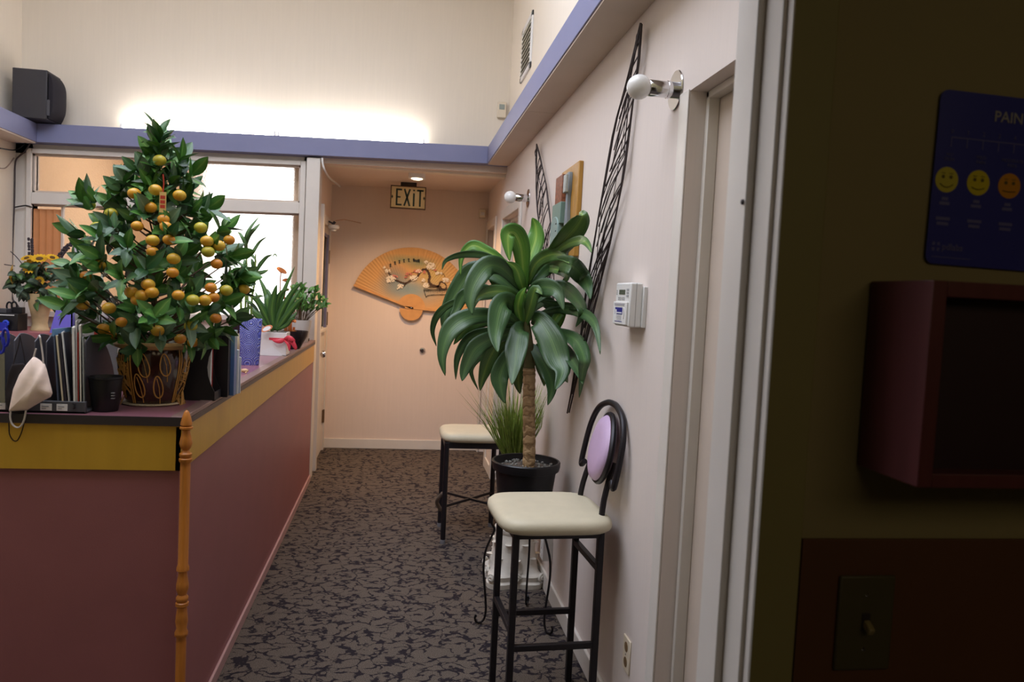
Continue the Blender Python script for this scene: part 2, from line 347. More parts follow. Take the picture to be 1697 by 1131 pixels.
obj('strike_hole', MB().lathe([(.004, 0), (.004, .002), (.002, .003)], M=facing((XJ-.0005, 1.074, 1.655), (-1, 0, 0)), n=12), M_edge, bpy.data.objects['trim_jamb'])
struct('trim_casing_exam', MB().box(XJ+.019, .578, .996, 1.0, 0, 2.2), M_olivetrim, bev=.003)
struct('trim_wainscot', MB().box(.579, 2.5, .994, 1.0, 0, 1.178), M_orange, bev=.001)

# ------------------------------------------------------------------ reception counter
XC, YCN, ZT = -.622, 2.385, 1.094
ct = thing('reception_counter', (-1.1, 3.2, 0), 'L-shaped reception counter with dusty red panels and a mustard band under the mauve top', 'counter')
poly = [(-2.2, YCN), (XC, YCN), (XC, 6.03), (-1.12, 6.03), (-1.12, 2.95), (-2.2, 2.95)]
obj('countertop', MB().prism(poly, Matrix.Translation((0,0,ZT-.028)), .028), M_countertop, ct, bev=.002)
b = MB(); b.box(-2.2, XC+.004, YCN-.005, YCN, ZT-.026, ZT); obj('edging', b, M_edge, ct, label='dark edging strip')
b = MB(); b.box(XC, XC+.005, YCN-.005, 6.03, ZT-.03, ZT-.012); obj('edging', b, M_edge, ct, label='dark edging strip')
b = MB(); b.box(XC-.035, XC+.005, YCN+.002, 6.03, ZT-.012, ZT+.002); obj('nosing', b, M_edge2, ct, bev=.002, label='brown nosing strip')
b = MB(); b.box(-2.2, XC-.002, YCN+.002, YCN+.018, .932, ZT-.027); obj('mustard_band', b, M_yellow, ct, bev=.001)
b = MB(); b.box(XC-.018, XC-.001, YCN+.002, 6.03, .932, ZT-.029); obj('mustard_band', b, M_yellow, ct, bev=.001)
obj('front_panel', MB().box(-2.2, XC-.008, YCN+.012, YCN+.03, 0, .934), M_counterred, ct)
obj('side_panel', MB().box(XC-.03, XC-.008, YCN+.03, 6.03, 0, .934), M_counterred, ct)
obj('base_strip', MB().box(XC-.008, XC+.003, YCN+.012, 6.03, 0, .05), M_kick, ct, bev=.003)
# turned post on the corner
def zp(py): return 1.5 - (py - 483 + 13.8) / 1273 * 2.36
pr = [(.002,674),(.007,677),(.012,685),(.0165,695),(.0165,698),(.012,699),(.0185,701),(.0185,704),(.011,706),(.011,709),(.015,718),(.0185,727),(.015,734),(.0095,738),(.0125,742),(.0175,744),(.0175,748),(.014,750),(.0185,752),(.0185,756),(.0135,759),
      (.0145,765),(.0145,924),(.018,929),(.018,934),(.0125,936),(.0125,941),(.0175,956),(.018,964),(.012,974),(.0175,978),(.0175,983),(.014,985),(.0185,987),(.0185,992),(.0135,994),(.0165,1008),(.018,1018),(.0145,1030),(.019,1036),(.019,1041),(.0135,1045),(.0145,1052),(.0145,1240)]
prof = [(r, zp(y)) for r, y in pr]
prof += [(.0145, .2), (.019, .19), (.019, .17), (.0145, .16), (.0145, 0)]
obj('turned_post', MB().lathe(prof[::-1], (-.604, 2.362, 0), 24), M_oak, label='turned honey oak post standing at the corner of the reception counter', cat='post', ang=50)

# ------------------------------------------------------------------ upper wall: fluorescent strip, speaker, thermostat, vent, cables
fl = thing('fluorescent_light', (-.9, 6.08, 2.62), 'long fluorescent strip light lying on the purple back beam', 'light')
b = MB().box(-2.1, .18, 6.09, 6.165, 2.656, 2.672); obj('housing', b.shear(), M_white, fl, bev=.003)
M_tube = mat('lit_fluorescent_tube', (255, 254, 250), emit=(255, 252, 248), estr=33)
for x0, x1 in ((-2.06, -.98), (-.94, .14)):
    b = MB(); b.tube([(x0, 6.10, 2.688), (x1, 6.10, 2.688)], .013, 12); obj('tube', b.shear(), M_tube, fl)
    b = MB()
    for x in (x0-.012, x1-.003): b.box(x, x+.015, 6.085, 6.12, 2.67, 2.704)
    obj('lamp_holder', b.shear(), M_white, fl)
spk = thing('loudspeaker', (-2.52, 5.98, 2.575), 'black loudspeaker sitting on the purple beam in the corner', 'speaker')
zs0, zs1 = 2.573, 2.915
obj('cabinet', MB().box(-2.70, -2.475, 5.86, 6.08, zs0+.004, zs1), mat('black_speaker_vinyl', (52, 50, 54), .5, bump=.1, bscale=200), spk, bev=.006)
prof = []
for i in range(9):
    t = i/8; prof.append((5.865+.19*t, -2.44 + .035*math.sin(PI*t)))
b = MB(); R0 = []
for k in range(11):
    u = k/10; z = zs0+.012 + (zs1-zs0-.03)*u; s = (1-abs(2*u-1)**4)*.9+.1
    R0.append([(-2.468, 5.868, z)] + [(-2.468 + (.028+.036*math.sin(PI*t)**.7)*s, 5.868+.2*t, z) for t in [j/8 for j in range(9)]] + [(-2.468, 6.068, z)])
obj('grille', b.rings(R0), mat('speaker_cloth', (34, 31, 38), .9, bump=.3, bscale=500), spk)
obj('grille_clip', MB().box(-2.476, -2.458, 5.86, 5.872, zs0+.03, zs0+.14), M_char, spk, bev=.002)
t1 = thing('thermostat', (.70, 6.17, 2.9), 'small cream thermostat box on the upper wall above the beam corner', 'thermostat')
a = P(825, 169, y=6.15); c = P(838, 196, y=6.15)
obj('case', MB().box(a.x, c.x, 6.135, 6.17, c.z, a.z), mat('cream_plastic', (224, 210, 186), .5), t1, bev=.004)
obj('display', MB().box(a.x+.012, c.x-.014, 6.133, 6.136, a.z-.06, a.z-.02), mat('grey_lcd', (150, 158, 150), .3), t1)
v = thing('wall_vent', (.81, 5.3, 3.02), 'white louvred air vent high on the upper wall', 'vent')
b = MB(); y0, y1, z0, z1 = 5.13, 5.56, 3.03, 3.40
b.box(.798, .81, y0, y1, z0, z0+.035); b.box(.798, .81, y0, y1, z1-.035, z1); b.box(.798, .81, y0, y0+.035, z0, z1); b.box(.798, .81, y1-.035, y1, z0, z1)
obj('frame', b, M_white, v, bev=.002)
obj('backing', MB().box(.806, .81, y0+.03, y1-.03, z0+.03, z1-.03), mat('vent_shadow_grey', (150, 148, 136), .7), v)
sl = None
for i in range(9):
    z = z0+.05 + i*.0325
    M = Matrix.Translation((.802, 0, z)) @ Matrix.Rotation(-.95, 4, 'Y')
    if sl is None: sl = obj('louvre', MB().obb(M, -.017, .017, y0+.035, y1-.035, -.002, .002), mat('vent_louvre_paint', (206, 202, 186), .5), v)
    else:
        c = copy_part(sl, v); c.location.z += i*.0325
def cable(name, pts, r, m, label):
    return obj(name, MB().tube(smooth_pts(pts, 6), r, 6), m, label=label, cat='cable')
yc = 6.07; xcrn = XL + .006
cable('cable', [P(0, 246, x=XL+.03), P(20, 249, x=XL+.03), P(30, 247, x=XL+.03), P(36, 243, y=yc), P(44, 236, y=yc)], .005, M_black, 'black cable sagging along the left wall just under the purple beam')
cable('cable', [P(50, 238, y=yc), P(40, 252, y=yc), P(28, 263, y=yc), P(25, 275, y=yc), P(24.5, 300, y=yc), P(23.5, 345, y=yc), P(21.5, 390, y=yc), P(20, 440, y=yc), P(20, 490, y=yc), P(28, 505, y=yc), P(40, 520, y=yc)], .0055, mat('grey_brown_cable', (72, 62, 62), .6), 'dark cable running down the wall corner beside the window')
cable('cable', [P(24, 344, y=yc), P(34, 342, y=yc), P(44, 341, y=yc), P(54, 344, y=yc)], .005, M_black, 'short black cable branching across the left window frame')
cable('cable', [P(0, 279, x=XL+.02), P(8, 279, x=XL+.02), P(15, 273, x=XL+.03), P(23, 262, y=yc)], .004, mat('pale_cable', (150, 132, 120), .6), 'thin pale wire looping into the wall corner below the beam')
cable('cable', [P(534, 262, y=6.02), P(535, 272, y=6.02), P(539, 284, y=6.06), P(547, 296, y=6.3), P(556, 303, y=6.7), P(563, 309, y=7.0)], .008, M_white, 'white cable drooping across the top of the white column')

# ------------------------------------------------------------------ alcove: exit sign, downlight, sounder, sensor, fan, lock
ex = thing('exit_sign', (.05, 6.9, 2.2), 'hanging EXIT sign with dark green letters on a cream panel', 'sign')
ca = P(676.5, 327.5, y=6.9); Mx = facing((ca.x, 6.9, ca.z), (0, -1, 0), 0)
b = MB()
hw, hh = .155, .099
for q in ((-hw, hw, hh-.008, hh), (-hw, hw, -hh, -hh+.008), (-hw, -hw+.008, -hh, hh), (hw-.008, hw, -hh, hh)): b.obb(Mx, q[0], q[1], q[2], q[3], -.045, .006)
obj('frame', b, mat('bronze_frame', (84, 56, 36), .35, metal=.5), ex, bev=.001)
obj('panel', MB().obb(Mx, -hw+.008, hw-.008, -hh+.008, hh-.008, -.042, 0), mat('cream_sign_panel', (226, 206, 156), .22), ex)
obj('mount', MB().box(ca.x-.07, ca.x+.07, 6.905, 6.945, ca.z+hh, 2.47), mat('dark_bronze', (50, 40, 34), .4, metal=.4), ex, bev=.002)
M_green = mat('dark_green_letter', (44, 58, 44), .4)
def strip(mb, p, q, wd):
    p = Vector((*p, .0)); q = Vector((*q, .0)); d = (q-p).normalized(); n = Vector((-d.y, d.x, 0)) * wd/2
    A = [Mx @ (v + Vector((0,0,.0012))) for v in (p+n, q+n, q-n, p-n)]; B = [Mx @ (v - Vector((0,0,.001))) for v in (p+n, q+n, q-n, p-n)]
    mb.add(A+B, [(0,1,2,3),(7,6,5,4),(0,4,5,1),(1,5,6,2),(2,6,7,3),(3,7,4,0)])
lw = .0155; t_, b_ = .073, -.075
L_E = MB(); strip(L_E, (-.100, t_), (-.100, b_), lw); strip(L_E, (-.105, t_-lw/2), (-.055, t_-lw/2), lw); strip(L_E, (-.105, 0), (-.066, 0), lw*.8); strip(L_E, (-.105, b_+lw/2), (-.055, b_+lw/2), lw)
L_X = MB(); strip(L_X, (-.034, t_), (.014, b_), lw); strip(L_X, (.014, t_), (-.034, b_), lw)
L_I = MB(); strip(L_I, (.049, t_-.034), (.049, b_), lw); strip(L_I, (.049, t_-.002), (.049, t_-.015), lw)
L_T = MB(); strip(L_T, (.104, t_), (.104, b_), lw); strip(L_T, (.075, t_-lw/2), (.133, t_-lw/2), lw)
for l in (L_E, L_X, L_I, L_T): obj('letter', l, M_green, ex, flat=True)
for sx in (-1, 1):
    b = MB(); q = sx*.139
    b.add([Mx @ Vector(p) for p in ((q, .018, .0012), (q-.008, 0, .0012), (q, -.018, .0012), (q+.008, 0, .0012))], [(0,1,2,3)])
    obj('chevron', b, M_green, ex, flat=True)
dl = thing('downlight', (.118, 6.72, 2.46), 'round recessed downlight glowing in the alcove ceiling', 'light')
pd = P(691, 296.5, y=6.35)
spo.location = (pd.x, pd.y, pd.z-.016)
pz = pd.z
obj('trim_ring', MB().lathe([(.05, .0), (.066, -.001), (.068, .004), (.066, .06), (.05, .06)], (pd.x, pd.y, pz), 28), M_white, dl)
obj('lens', MB().lathe([(.001, -.010), (.025, -.008), (.042, -.003), (.051, .004), (.051, .008), (.001, .008)], (pd.x, pd.y, pz), 24), mat('lit_downlight_lens', (255, 240, 210), emit=(255, 226, 180), estr=10), dl)
sd = thing('alarm_sounder', (-.6, 6.9, 1.9), 'small white round alarm fitting with a thin wire above the glazed door', 'alarm')
s0 = P(553, 377, y=6.9)
obj('body', MB().lathe([(.002, -.035), (.022, -.033), (.026, -.018), (.044, -.012), (.05, .004), (.042, .02), (.002, .022)], s0, 20), M_white, sd)
obj('bracket', MB().bar((-.645, 6.9, s0.z+.055), (s0.x, 6.9, s0.z+.03), .014).bar((s0.x-.01, 6.9, s0.z+.02), (s0.x+.01, 6.9, s0.z+.05), .022), M_edge, sd)
obj('wire', MB().tube([P(556, 366, y=6.9), P(570, 364, y=7.05), P(585, 367, y=7.2), P(598, 370, y=7.315)], .004, 6), mat('tan_wire', (190, 150, 120), .5), sd)
sb = P(799, 354.5, y=7.32)
se = thing('motion_sensor', (sb.x, YF, sb.z-.04), 'small cream sensor box on the alcove wall right of the exit sign', 'sensor')
obj('case', MB().box(sb.x-.03, sb.x+.03, YF-.04, YF, sb.z-.042, sb.z+.042), mat('cream_plastic', (224, 210, 186), .5), se, bev=.006)
obj('lens', MB().box(sb.x-.02, sb.x+.02, YF-.043, YF-.038, sb.z-.02, sb.z+.01), M_white, se, bev=.002)
lk = P(700, 581, y=YF)
lo = thing('door_lock', (lk.x, YF, lk.z), 'round chrome lock fitting on the bare alcove wall', 'lock')
obj('rose', MB().lathe([(.001, 0), (.03, 0), (.03, .006), (.024, .016), (.016, .018), (.001, .018)], M=facing((lk.x, YF, lk.z), (0,-1,0)), n=24), M_chrome, lo)
obj('cylinder', MB().lathe([(.001, .017), (.013, .017), (.012, .022), (.001, .022)], M=facing((lk.x, YF, lk.z), (0,-1,0)), n=20), M_edge, lo)

# fan
fp = P(681.5, 510.5, y=YF-.03)
fan = thing('folding_fan', (fp.x, YF-.03, fp.z), 'big bamboo wall fan painted with a flowering bonsai', 'fan')
RF, RI, A0, A1, NP = .565, .13, math.radians(-3), math.radians(160), 54
Mf = facing((fp.x, YF-.03, fp.z), (0, -1, 0))
def fanmat():
    m = bpy.data.materials.new('painted_fan_cloth'); m.use_nodes = True; nt = m.node_tree; N = nt.nodes; L = nt.links; b = N['Principled BSDF']; b.inputs['Roughness'].default_value = .75
    tc = N.new('ShaderNodeTexCoord'); last = None
    base = N.new('ShaderNodeRGB'); base.outputs[0].default_value = (*lin((208, 158, 98)), 1); last = base.outputs[0]
    for (cx, cz, rx, rz, col) in ((.0, .16, .32, .13, (150, 160, 150)), (-.17, .26, .12, .13, (112, 124, 124)), (.07, .42, .14, .06, (124, 136, 104)), (-.05, .18, .16, .07, (132, 150, 150)), (-.1, .45, .16, .04, (150, 150, 112)), (.2, .32, .16, .12, (196, 168, 104))):
        mp = N.new('ShaderNodeMapping'); mp.vector_type = 'TEXTURE'; mp.inputs['Location'].default_value = (cx, 0, cz); mp.inputs['Scale'].default_value = (rx*1.35, 1, rz*1.35); L.new(tc.outputs['Object'], mp.inputs[0])
        gr = N.new('ShaderNodeTexGradient'); gr.gradient_type = 'SPHERICAL'; L.new(mp.outputs[0], gr.inputs[0])
        mx = N.new('ShaderNodeMix'); mx.data_type = 'RGBA'; L.new(gr.outputs[0], mx.inputs[0]); L.new(last, mx.inputs[6]); mx.inputs[7].default_value = (*lin(col), 1); last = mx.outputs[2]
    L.new(last, b.inputs['Base Color']); return m
b = MB(); vs = []
for i in range(NP*2+1):
    a = A0 + (A1-A0)*i/(NP*2); dz = .0035 if i % 2 else 0
    for r in (RI*.9, RF*.6, RF): vs.append(Mf @ Vector((math.cos(a)*r, math.sin(a)*r, dz*(r/RF))))
fs = [(i*3+k, i*3+k+1, i*3+k+4, i*3+k+3) for i in range(NP*2) for k in (0, 1)]
obj('fan_leaf', b.add(vs, fs), fanmat(), fan, flat=True, solid=.0012)
M_bam = mat('bamboo_sticks', (206, 152, 92), .5, var=.08, vscale=14)
b = MB(); NS = 22
for i in range(NS):
    a0 = A0 + (A1-A0)*i/NS; a1 = A0 + (A1-A0)*(i+1)/NS; h = .002 + .0015*(i % 2)
    t = [Mf @ Vector((math.cos(a)*r, math.sin(a)*r, z)) for z in (0, h+.004) for a, r in ((a0, .005), (a0, RI), (a1, RI), (a1, .005))]
    b.add(t, [(0,1,2,3),(4,5,6,7),(0,1,5,4),(1,2,6,5),(2,3,7,6),(3,0,4,7)])
obj('sticks', b, M_bam, fan, flat=True)
b = MB()
for i in range(16):
    a0 = PI + PI*i/16 - .04; a1 = PI + PI*(i+1)/16 - .04; h = .002 + .0015*(i % 2)
    t = [Mf @ Vector((math.cos(a)*r, math.sin(a)*r - .012, z)) for z in (0, h+.004) for a, r in ((a0, .003), (a0, .108), (a1, .108), (a1, .003))]
    b.add(t, [(0,1,2,3),(4,5,6,7),(0,1,5,4),(1,2,6,5),(2,3,7,6),(3,0,4,7)])
obj('handle_sticks', b, M_bam, fan, flat=True)
for a, r0 in ((A1+.015, -.02), (A0-.005, -.06)):
    d = Vector((math.cos(a), math.sin(a), 0)); n = Vector((-d.y, d.x, 0))
    p0 = d*r0; p1 = d*(RF+.004)
    t = [Mf @ (q + Vector((0,0,z))) for z in (.0, .011) for q in (p0-n*.010, p1-n*.009, p1+n*.009, p0+n*.010)]
    obj('guard_stick', MB().add(t, [(0,3,2,1),(4,5,6,7),(0,1,5,4),(1,2,6,5),(2,3,7,6),(3,0,4,7)]), M_bam, fan)
obj('rivet', MB().lathe([(.001, .01), (.005, .01), (.004, .013), (.001, .014)], M=Mf, n=12), M_chrome, fan)
def FP(cx, cy, o=.0): # a spot of the fan's painting (crop px)
    q = P(580+cx/7.54, 395+cy/7.54, y=YF-.03); return Vector((q.x, YF-.0405-o, q.z))
M_ink = mat('brown_ink', (72, 50, 34), .7); M_ink2 = mat('dark_ink', (48, 52, 50), .7)
def flatline(mb, pts, ws):
    pts = smooth_pts([FP(*p) for p in pts], 5); k = len(pts); L = []
    for i, p in enumerate(pts):
        t = (pts[min(i+1,k-1)] - pts[max(i-1,0)]).normalized(); n = Vector((-t.z, 0, t.x)); wd = ws[0] + (ws[1]-ws[0])*i/(k-1); wd *= 1 + .25*math.sin(i*2.3)
        L += [p + n*wd/2, p - n*wd/2]
    o = len(mb.v); mb.v += L; mb.f += [(o+2*i, o+2*i+1, o+2*i+3, o+2*i+2) for i in range(k-1)]
b = MB()
flatline(b, [(1130,640),(1110,610),(1030,590),(985,540),(995,480),(970,410),(920,390),(870,430),(840,480),(770,520),(700,560),(640,550),(570,520)], (.026, .012))
flatline(b, [(1110,600),(1130,545),(1180,560),(1205,600)], (.014, .008)); flatline(b, [(990,610),(1080,605),(1140,610)], (.008, .014)); flatline(b, [(1140,630),(1180,640),(1210,610)], (.016, .008))
flatline(b, [(700,560),(670,600),(640,610)], (.01, .005)); flatline(b, [(930,390),(990,370),(1050,390),(1090,430),(1160,440),(1190,490)], (.007, .004)); flatline(b, [(690,490),(730,460),(780,430),(850,410)], (.004, .004)); flatline(b, [(570,520),(520,470),(480,430),(440,380)], (.012, .005))
obj('painted_bonsai', b, M_ink, fan, flat=True)
b = MB()
for pts in ([(920,642),(1245,634)], [(930,655),(1240,646)], [(920,642),(950,735)], [(1245,634),(1215,720)], [(950,735),(995,712),(1180,706),(1215,720)]): flatline(b, pts, (.006, .006))
for i in range(12): flatline(b, [(960+22*i, 655), (962+21.5*i, 676+(i*7)%16)], (.003, .002))
obj('painted_pot', b, M_ink2, fan, flat=True)
b = MB()
for x, y in ((503,340),(560,312),(615,296),(672,284),(732,276),(795,276),(858,285)):
    flatline(b, [(x-10,y-12),(x+8,y-16),(x+2,y+4),(x+14,y+18)], (.008, .006)); flatline(b, [(x+4,y-24),(x-2,y+22)], (.006, .005))
flatline(b, [(790,268),(830,285),(870,275)], (.018, .02))
obj('painted_characters', b, M_ink2, fan, flat=True)
rr = random.Random(3)
for nm, col, cls in (('painted_white_blossoms', (232, 220, 200), ((470,410,35,22),(510,510,60,45),(470,540,20,20),(630,600,40,28),(600,630,15,12),(800,495,50,38),(1010,350,60,45),(950,300,25,18),(950,585,38,32),(1090,435,30,22),(1190,525,45,30),(860,410,40,22),(915,525,25,20),(1140,440,20,12),(430,365,14,14),(1260,545,15,10))),
                     ('painted_pink_blossoms', (206, 122, 108), ((570,480,30,18),(730,450,50,20),(840,410,50,22),(540,470,30,14),(930,420,25,16),(700,490,20,10),(1060,400,20,14),(880,410,18,10)))):
    b = MB()
    for cx, cy, rx, ry in cls:
        for _ in range(int(rx*ry/(22 if 'white' in nm else 34))+4):
            a = rr.random()*2*PI; q = rr.random()**.6; c = FP(cx+math.cos(a)*rx*q, cy+math.sin(a)*ry*q, .001+rr.random()*.001); r = .0028+rr.random()*.003
            o = len(b.v); b.v += [c + Vector((math.cos(PI*j/3)*r, 0, math.sin(PI*j/3)*r)) for j in range(6)]; b.f.append(tuple(range(o, o+6)))
    obj(nm, b, mat(nm, col, .8), fan, flat=True, kind='stuff')

# ------------------------------------------------------------------ right wall fittings
def sconce(px, py, rb, label):
    c = P(px, py, x=XR); M = facing(c, (-1, 0, 0))
    t = thing('wall_sconce', c, label, 'sconce', 'bare globe wall lamps')
    obj('back_plate', MB().lathe([(.001, 0), (.058, 0), (.06, .003), (.058, .006), (.001, .006)], M=M, n=36), M_chrome, t)
    obj('socket', MB().lathe([(.001, .005), (.024, .005), (.024, .022), (.0265, .022), (.0265, .03), (.0245, .031), (.0245, .085), (.022, .088), (.001, .088)], M=M, n=24), M_chrome, t)
    obj('bulb', MB().lathe([(.018, .085), (.022, .09)] + [(rb*math.sin(a), .085+rb*.9-rb*math.cos(a)) for a in [.55+(PI-.56)*i/12 for i in range(13)]], M=M, n=28), mat('opal_bulb', (228, 226, 222), .18), t)
sconce(1121, 150, .037, 'unlit globe wall lamp on a chrome plate beside the near door frame')
sconce(876, 329, .04, 'unlit globe wall lamp on a chrome plate above the far doorway')
# alarm keypad
xk = XR-.055; ka = P(1021, 468, x=xk); kb = P(1043, 545, x=xk)
yk0, yk1, zk0, zk1 = 2.455, 2.625, 1.418, 1.566
kp = thing('alarm_keypad', (XR, 2.54, zk0), 'white alarm keypad box with a small screen on the pale wall', 'keypad')
obj('case', MB().box(xk, XR-.012, yk0, yk1, zk0, zk1), M_white, kp, bev=.005)
obj('base', MB().box(XR-.013, XR, yk0-.012, yk1-.01, zk0, zk1-.012), M_white, kp, bev=.002)
obj('seam', MB().box(xk+.02, xk+.0215, yk0-.0006, yk1, zk0+.002, zk1-.002), mat('pale_grey_seam', (150, 146, 142), .6), kp)
def kf(mb, u0, u1, v0, v1, d=.001): # u from far edge to near edge
    return mb.box(xk-d, xk+.001, yk1-(yk1-yk0)*u1, yk1-(yk1-yk0)*u0, zk1-(zk1-zk0)*v1, zk1-(zk1-zk0)*v0)
obj('screen', kf(MB(), .25, .66, .16, .27), mat('grey_lcd_dark', (84, 88, 76), .2), kp)
obj('flap', kf(MB(), .0, .92, .44, .96, .007), M_white, kp, bev=.002)
b = MB()
for r in range(2):
    for q in range(4): kf(b, .2+q*.12, .28+q*.12, .33+r*.045, .355+r*.045, .0012)
for q in range(3): kf(b, .06, .12, .17+q*.04, .185+q*.04, .0012); kf(b, .76, .9, .14+q*.07, .18+q*.07, .0012)
obj('keys', b, mat('grey_key', (160, 160, 160), .5), kp)
b = MB(); kf(b, .16, .66, .57, .73, .0078); kf(b, .16, .66, .885, .9, .0078); obj('blue_sticker', b, mat('sticker_blue', (38, 34, 128), .4), kp)
b = MB(); kf(b, .3, .64, .68, .705, .0086); kf(b, .2, .28, .62, .8, .0086)
obj('sticker_print', b, M_paper, kp)
b = MB(); [kf(b, .3, .6, .76+i*.03, .768+i*.03, .0078) for i in range(4)]; kf(b, .1, .8, .48, .5, .0078); kf(b, .1, .78, .515, .53, .0078); obj('small_print', b, mat('print_grey', (150, 150, 158), .6), kp)
obj('thumb_dent', MB().lathe([(.001, 0), (.012, 0), (.011, .0015), (.001, .0005)], M=facing((xk-.007, yk0+.04, zk0+.045), (-1,0,0)) @ Matrix.Diagonal((.7,1.7,1,1)), n=20), mat('off_white_dent', (206, 204, 202), .4), kp)
# toothbrush plaque
py0, py1, pz0, pz1 = 3.46, 3.84, 1.70, 2.135
pq = thing('toothbrush_plaque', (XR, 3.65, pz0), 'wooden plaque with a raised toothbrush and paste tube hung between the twig sprays', 'plaque')
obj('board', MB().box(XR-.022, XR, py0, py1, pz0, pz1), M_wood, pq, bev=.004)
def pl(mb, u0, u1, v0, v1, d0, d1): # u from far edge (0) to near edge (1), v from top
    return mb.box(XR-d1, XR-d0, py1-(py1-py0)*u1, py1-(py1-py0)*u0, pz1-(pz1-pz0)*v1, pz1-(pz1-pz0)*v0)
obj('carton', pl(MB(), .0, .42, .07, .38, .02, .05), mat('copper_carton', (132, 78, 54), .5, var=.5, vscale=60), pq, bev=.002)
obj('tube_cap', pl(MB(), -.04, .48, .38, .62, .02, .058), mat('sage_paint', (118, 142, 130), .5, var=.05), pq, bev=.003)
b = MB(); poly = []
for i in range(17):
    t = i/16; a = PI*t; poly.append((-.09*math.cos(a), .06*math.sin(a)**.8))
poly += [(.085, -.14), (.06, -.17), (-.06, -.17), (-.085, -.14)]
Mp = facing((XR-.021, py1-.07, pz1-.29), (-1, 0, 0)); obj('tube', MB().prism(poly, Mp, .042), mat('pale_sage_paint', (136, 158, 152), .5, var=.04), pq, bev=.004)
b = MB()
for i in range(5): b.obb(Mp, .04, .062, .02-.035*i, .024-.035*i, .041, .0435)
obj('tube_marks', b, M_ink2, pq)
poly = [(-.03,.2),(-.022,.212),(.022,.212),(.03,.2),(.03,.13),(.018,.11),(.02,.03),(.032,-.05),(.032,-.16),(.02,-.19),(-.02,-.19),(-.032,-.16),(-.032,-.05),(-.02,.03),(-.018,.11),(-.03,.13)]
Mq = facing((XR-.021, py0+.15, pz1-.245), (-1, 0, 0)); obj('brush', MB().prism(poly, Mq, .02), mat('grey_blue_paint', (128, 136, 142), .5, var=.06), pq, bev=.003)
obj('bristles', MB().obb(Mq, -.026, .026, .115, .2, .018, .034), mat('pale_bristles', (170, 172, 166), .8, var=.1, vscale=80), pq, bev=.004)
# twig sprays
def spray(L, Rr, label, n, stub):
    t = thing('dried_twig_spray', P(*L[-1], x=XR-.02) - Vector((0,0,.01)), label, 'twigs', 'tall dried twig sprays on the right wall')
    def at(pl_, s):
        s = max(0, min(.9999, s)) * (len(pl_)-1); i = int(s); f = s-i
        a, c = pl_[i], pl_[i+1]; return (a[0]+(c[0]-a[0])*f, a[1]+(c[1]-a[1])*f)
    M_tw = mat('dark_dried_twig', (58, 48, 48), .7)
    for j, pl_ in enumerate((L, Rr)):
        pts = [P(*at(pl_, i/24), x=XR-.022-.006*math.sin(i*.7+j)) for i in range(25)]
        obj('stem', MB().tube(pts, [.0045+.001*math.sin(i) for i in range(25)], 6), M_tw, t)
    pts = []
    b = MB()
    for i in range(n):
        s0 = .06 + .92*i/n + rr.uniform(-.01, .01); s1 = max(0.01, s0 - rr.uniform(.09, .16))
        p, q = at(L, s0), at(Rr, s1); f0 = rr.uniform(0, .45) 
        p = (p[0]+(q[0]-p[0])*f0*.6, p[1]+(q[1]-p[1])*f0*.25)
        mid = ((p[0]*.5+q[0]*.5) + rr.uniform(-2, 2)-1.5, p[1]*.45+q[1]*.55)
        d = XR-.014-rr.uniform(0, .022)
        b.tube(smooth_pts([P(*p, x=d), P(*mid, x=d-.006), P(*q, x=XR-.022)], 4), rr.uniform(.0018, .003), 5)
    for i in range(int(n*.22)):
        s0 = rr.uniform(.15, .97); s1 = max(.02, s0 - rr.uniform(.12, .3)); f0, f1 = rr.uniform(.05, .9), rr.uniform(.05, .6)
        p = Vector(at(L, s0)).lerp(Vector(at(Rr, s0)), f0); q = Vector(at(L, s1)).lerp(Vector(at(Rr, s1)), f1); mid = (p+q)/2 + Vector((rr.uniform(-3, 3), 0)); d = XR-.012-rr.uniform(0, .026)
        b.tube(smooth_pts([P(*p, x=d), P(*mid, x=d-.006), P(*q, x=d)], 4), rr.uniform(.0014, .0024), 5)
    obj('twigs', b, M_tw, t, kind='stuff')
spray([(1062,38),(1051,89),(1035,149),(1018.5,209),(1003,298),(990,370),(978.4,440),(970,493),(964,545),(955,600),(948,645),(940,685)],
      [(1063,40),(1058,106),(1051,152),(1042,225),(1033,290),(1023,345),(1010,405),(999,450),(988,500),(975,550),(960,610),(943,684)], 'taller near twig spray, reaching from the soffit down to the bar stool', 40, 1)
spray([(889.4,239),(888.7,274),(888.5,312),(891,352),(896.7,399),(905,434),(908,472),(909,520),(909,570)],
      [(890,241),(896.7,268),(905,306),(910,347),(914.5,390),(917,434),(918,472),(916,520),(911,570)], 'shorter far twig spray rising behind the big leafy plant', 34, 0)
# outlets
def outlet(px, py, label, box=0):
    c = P(px, py, x=XR); M = facing(c, (-1, 0, 0)); t = thing('wall_outlet', c, label, 'outlet')
    obj('plate', MB().obb(M, -.036, .036, -.058, .058, 0, .006+box), mat('cream_plastic', (224, 210, 186), .5) if not box else M_white, t, bev=.003)
    for s in (-1, 1):
        obj('socket', MB().lathe([(.001, box), (.0165, box), (.0165, .0075+box), (.001, .0075+box)], M=M @ Matrix.Translation((0, s*.026, 0)), n=20), mat('brown_socket', (120, 96, 66), .5) if not box else M_white, t)
    obj('screw', MB().lathe([(.001, box), (.003, box), (.003, .0075+box), (.001, .0075+box)], M=M, n=10), M_chrome, t)
outlet(1040, 1085, 'yellowed wall outlet low on the wall behind the near bar stool')
outlet(914, 908, 'white surface outlet box on the wall behind the white pedestal', .045)

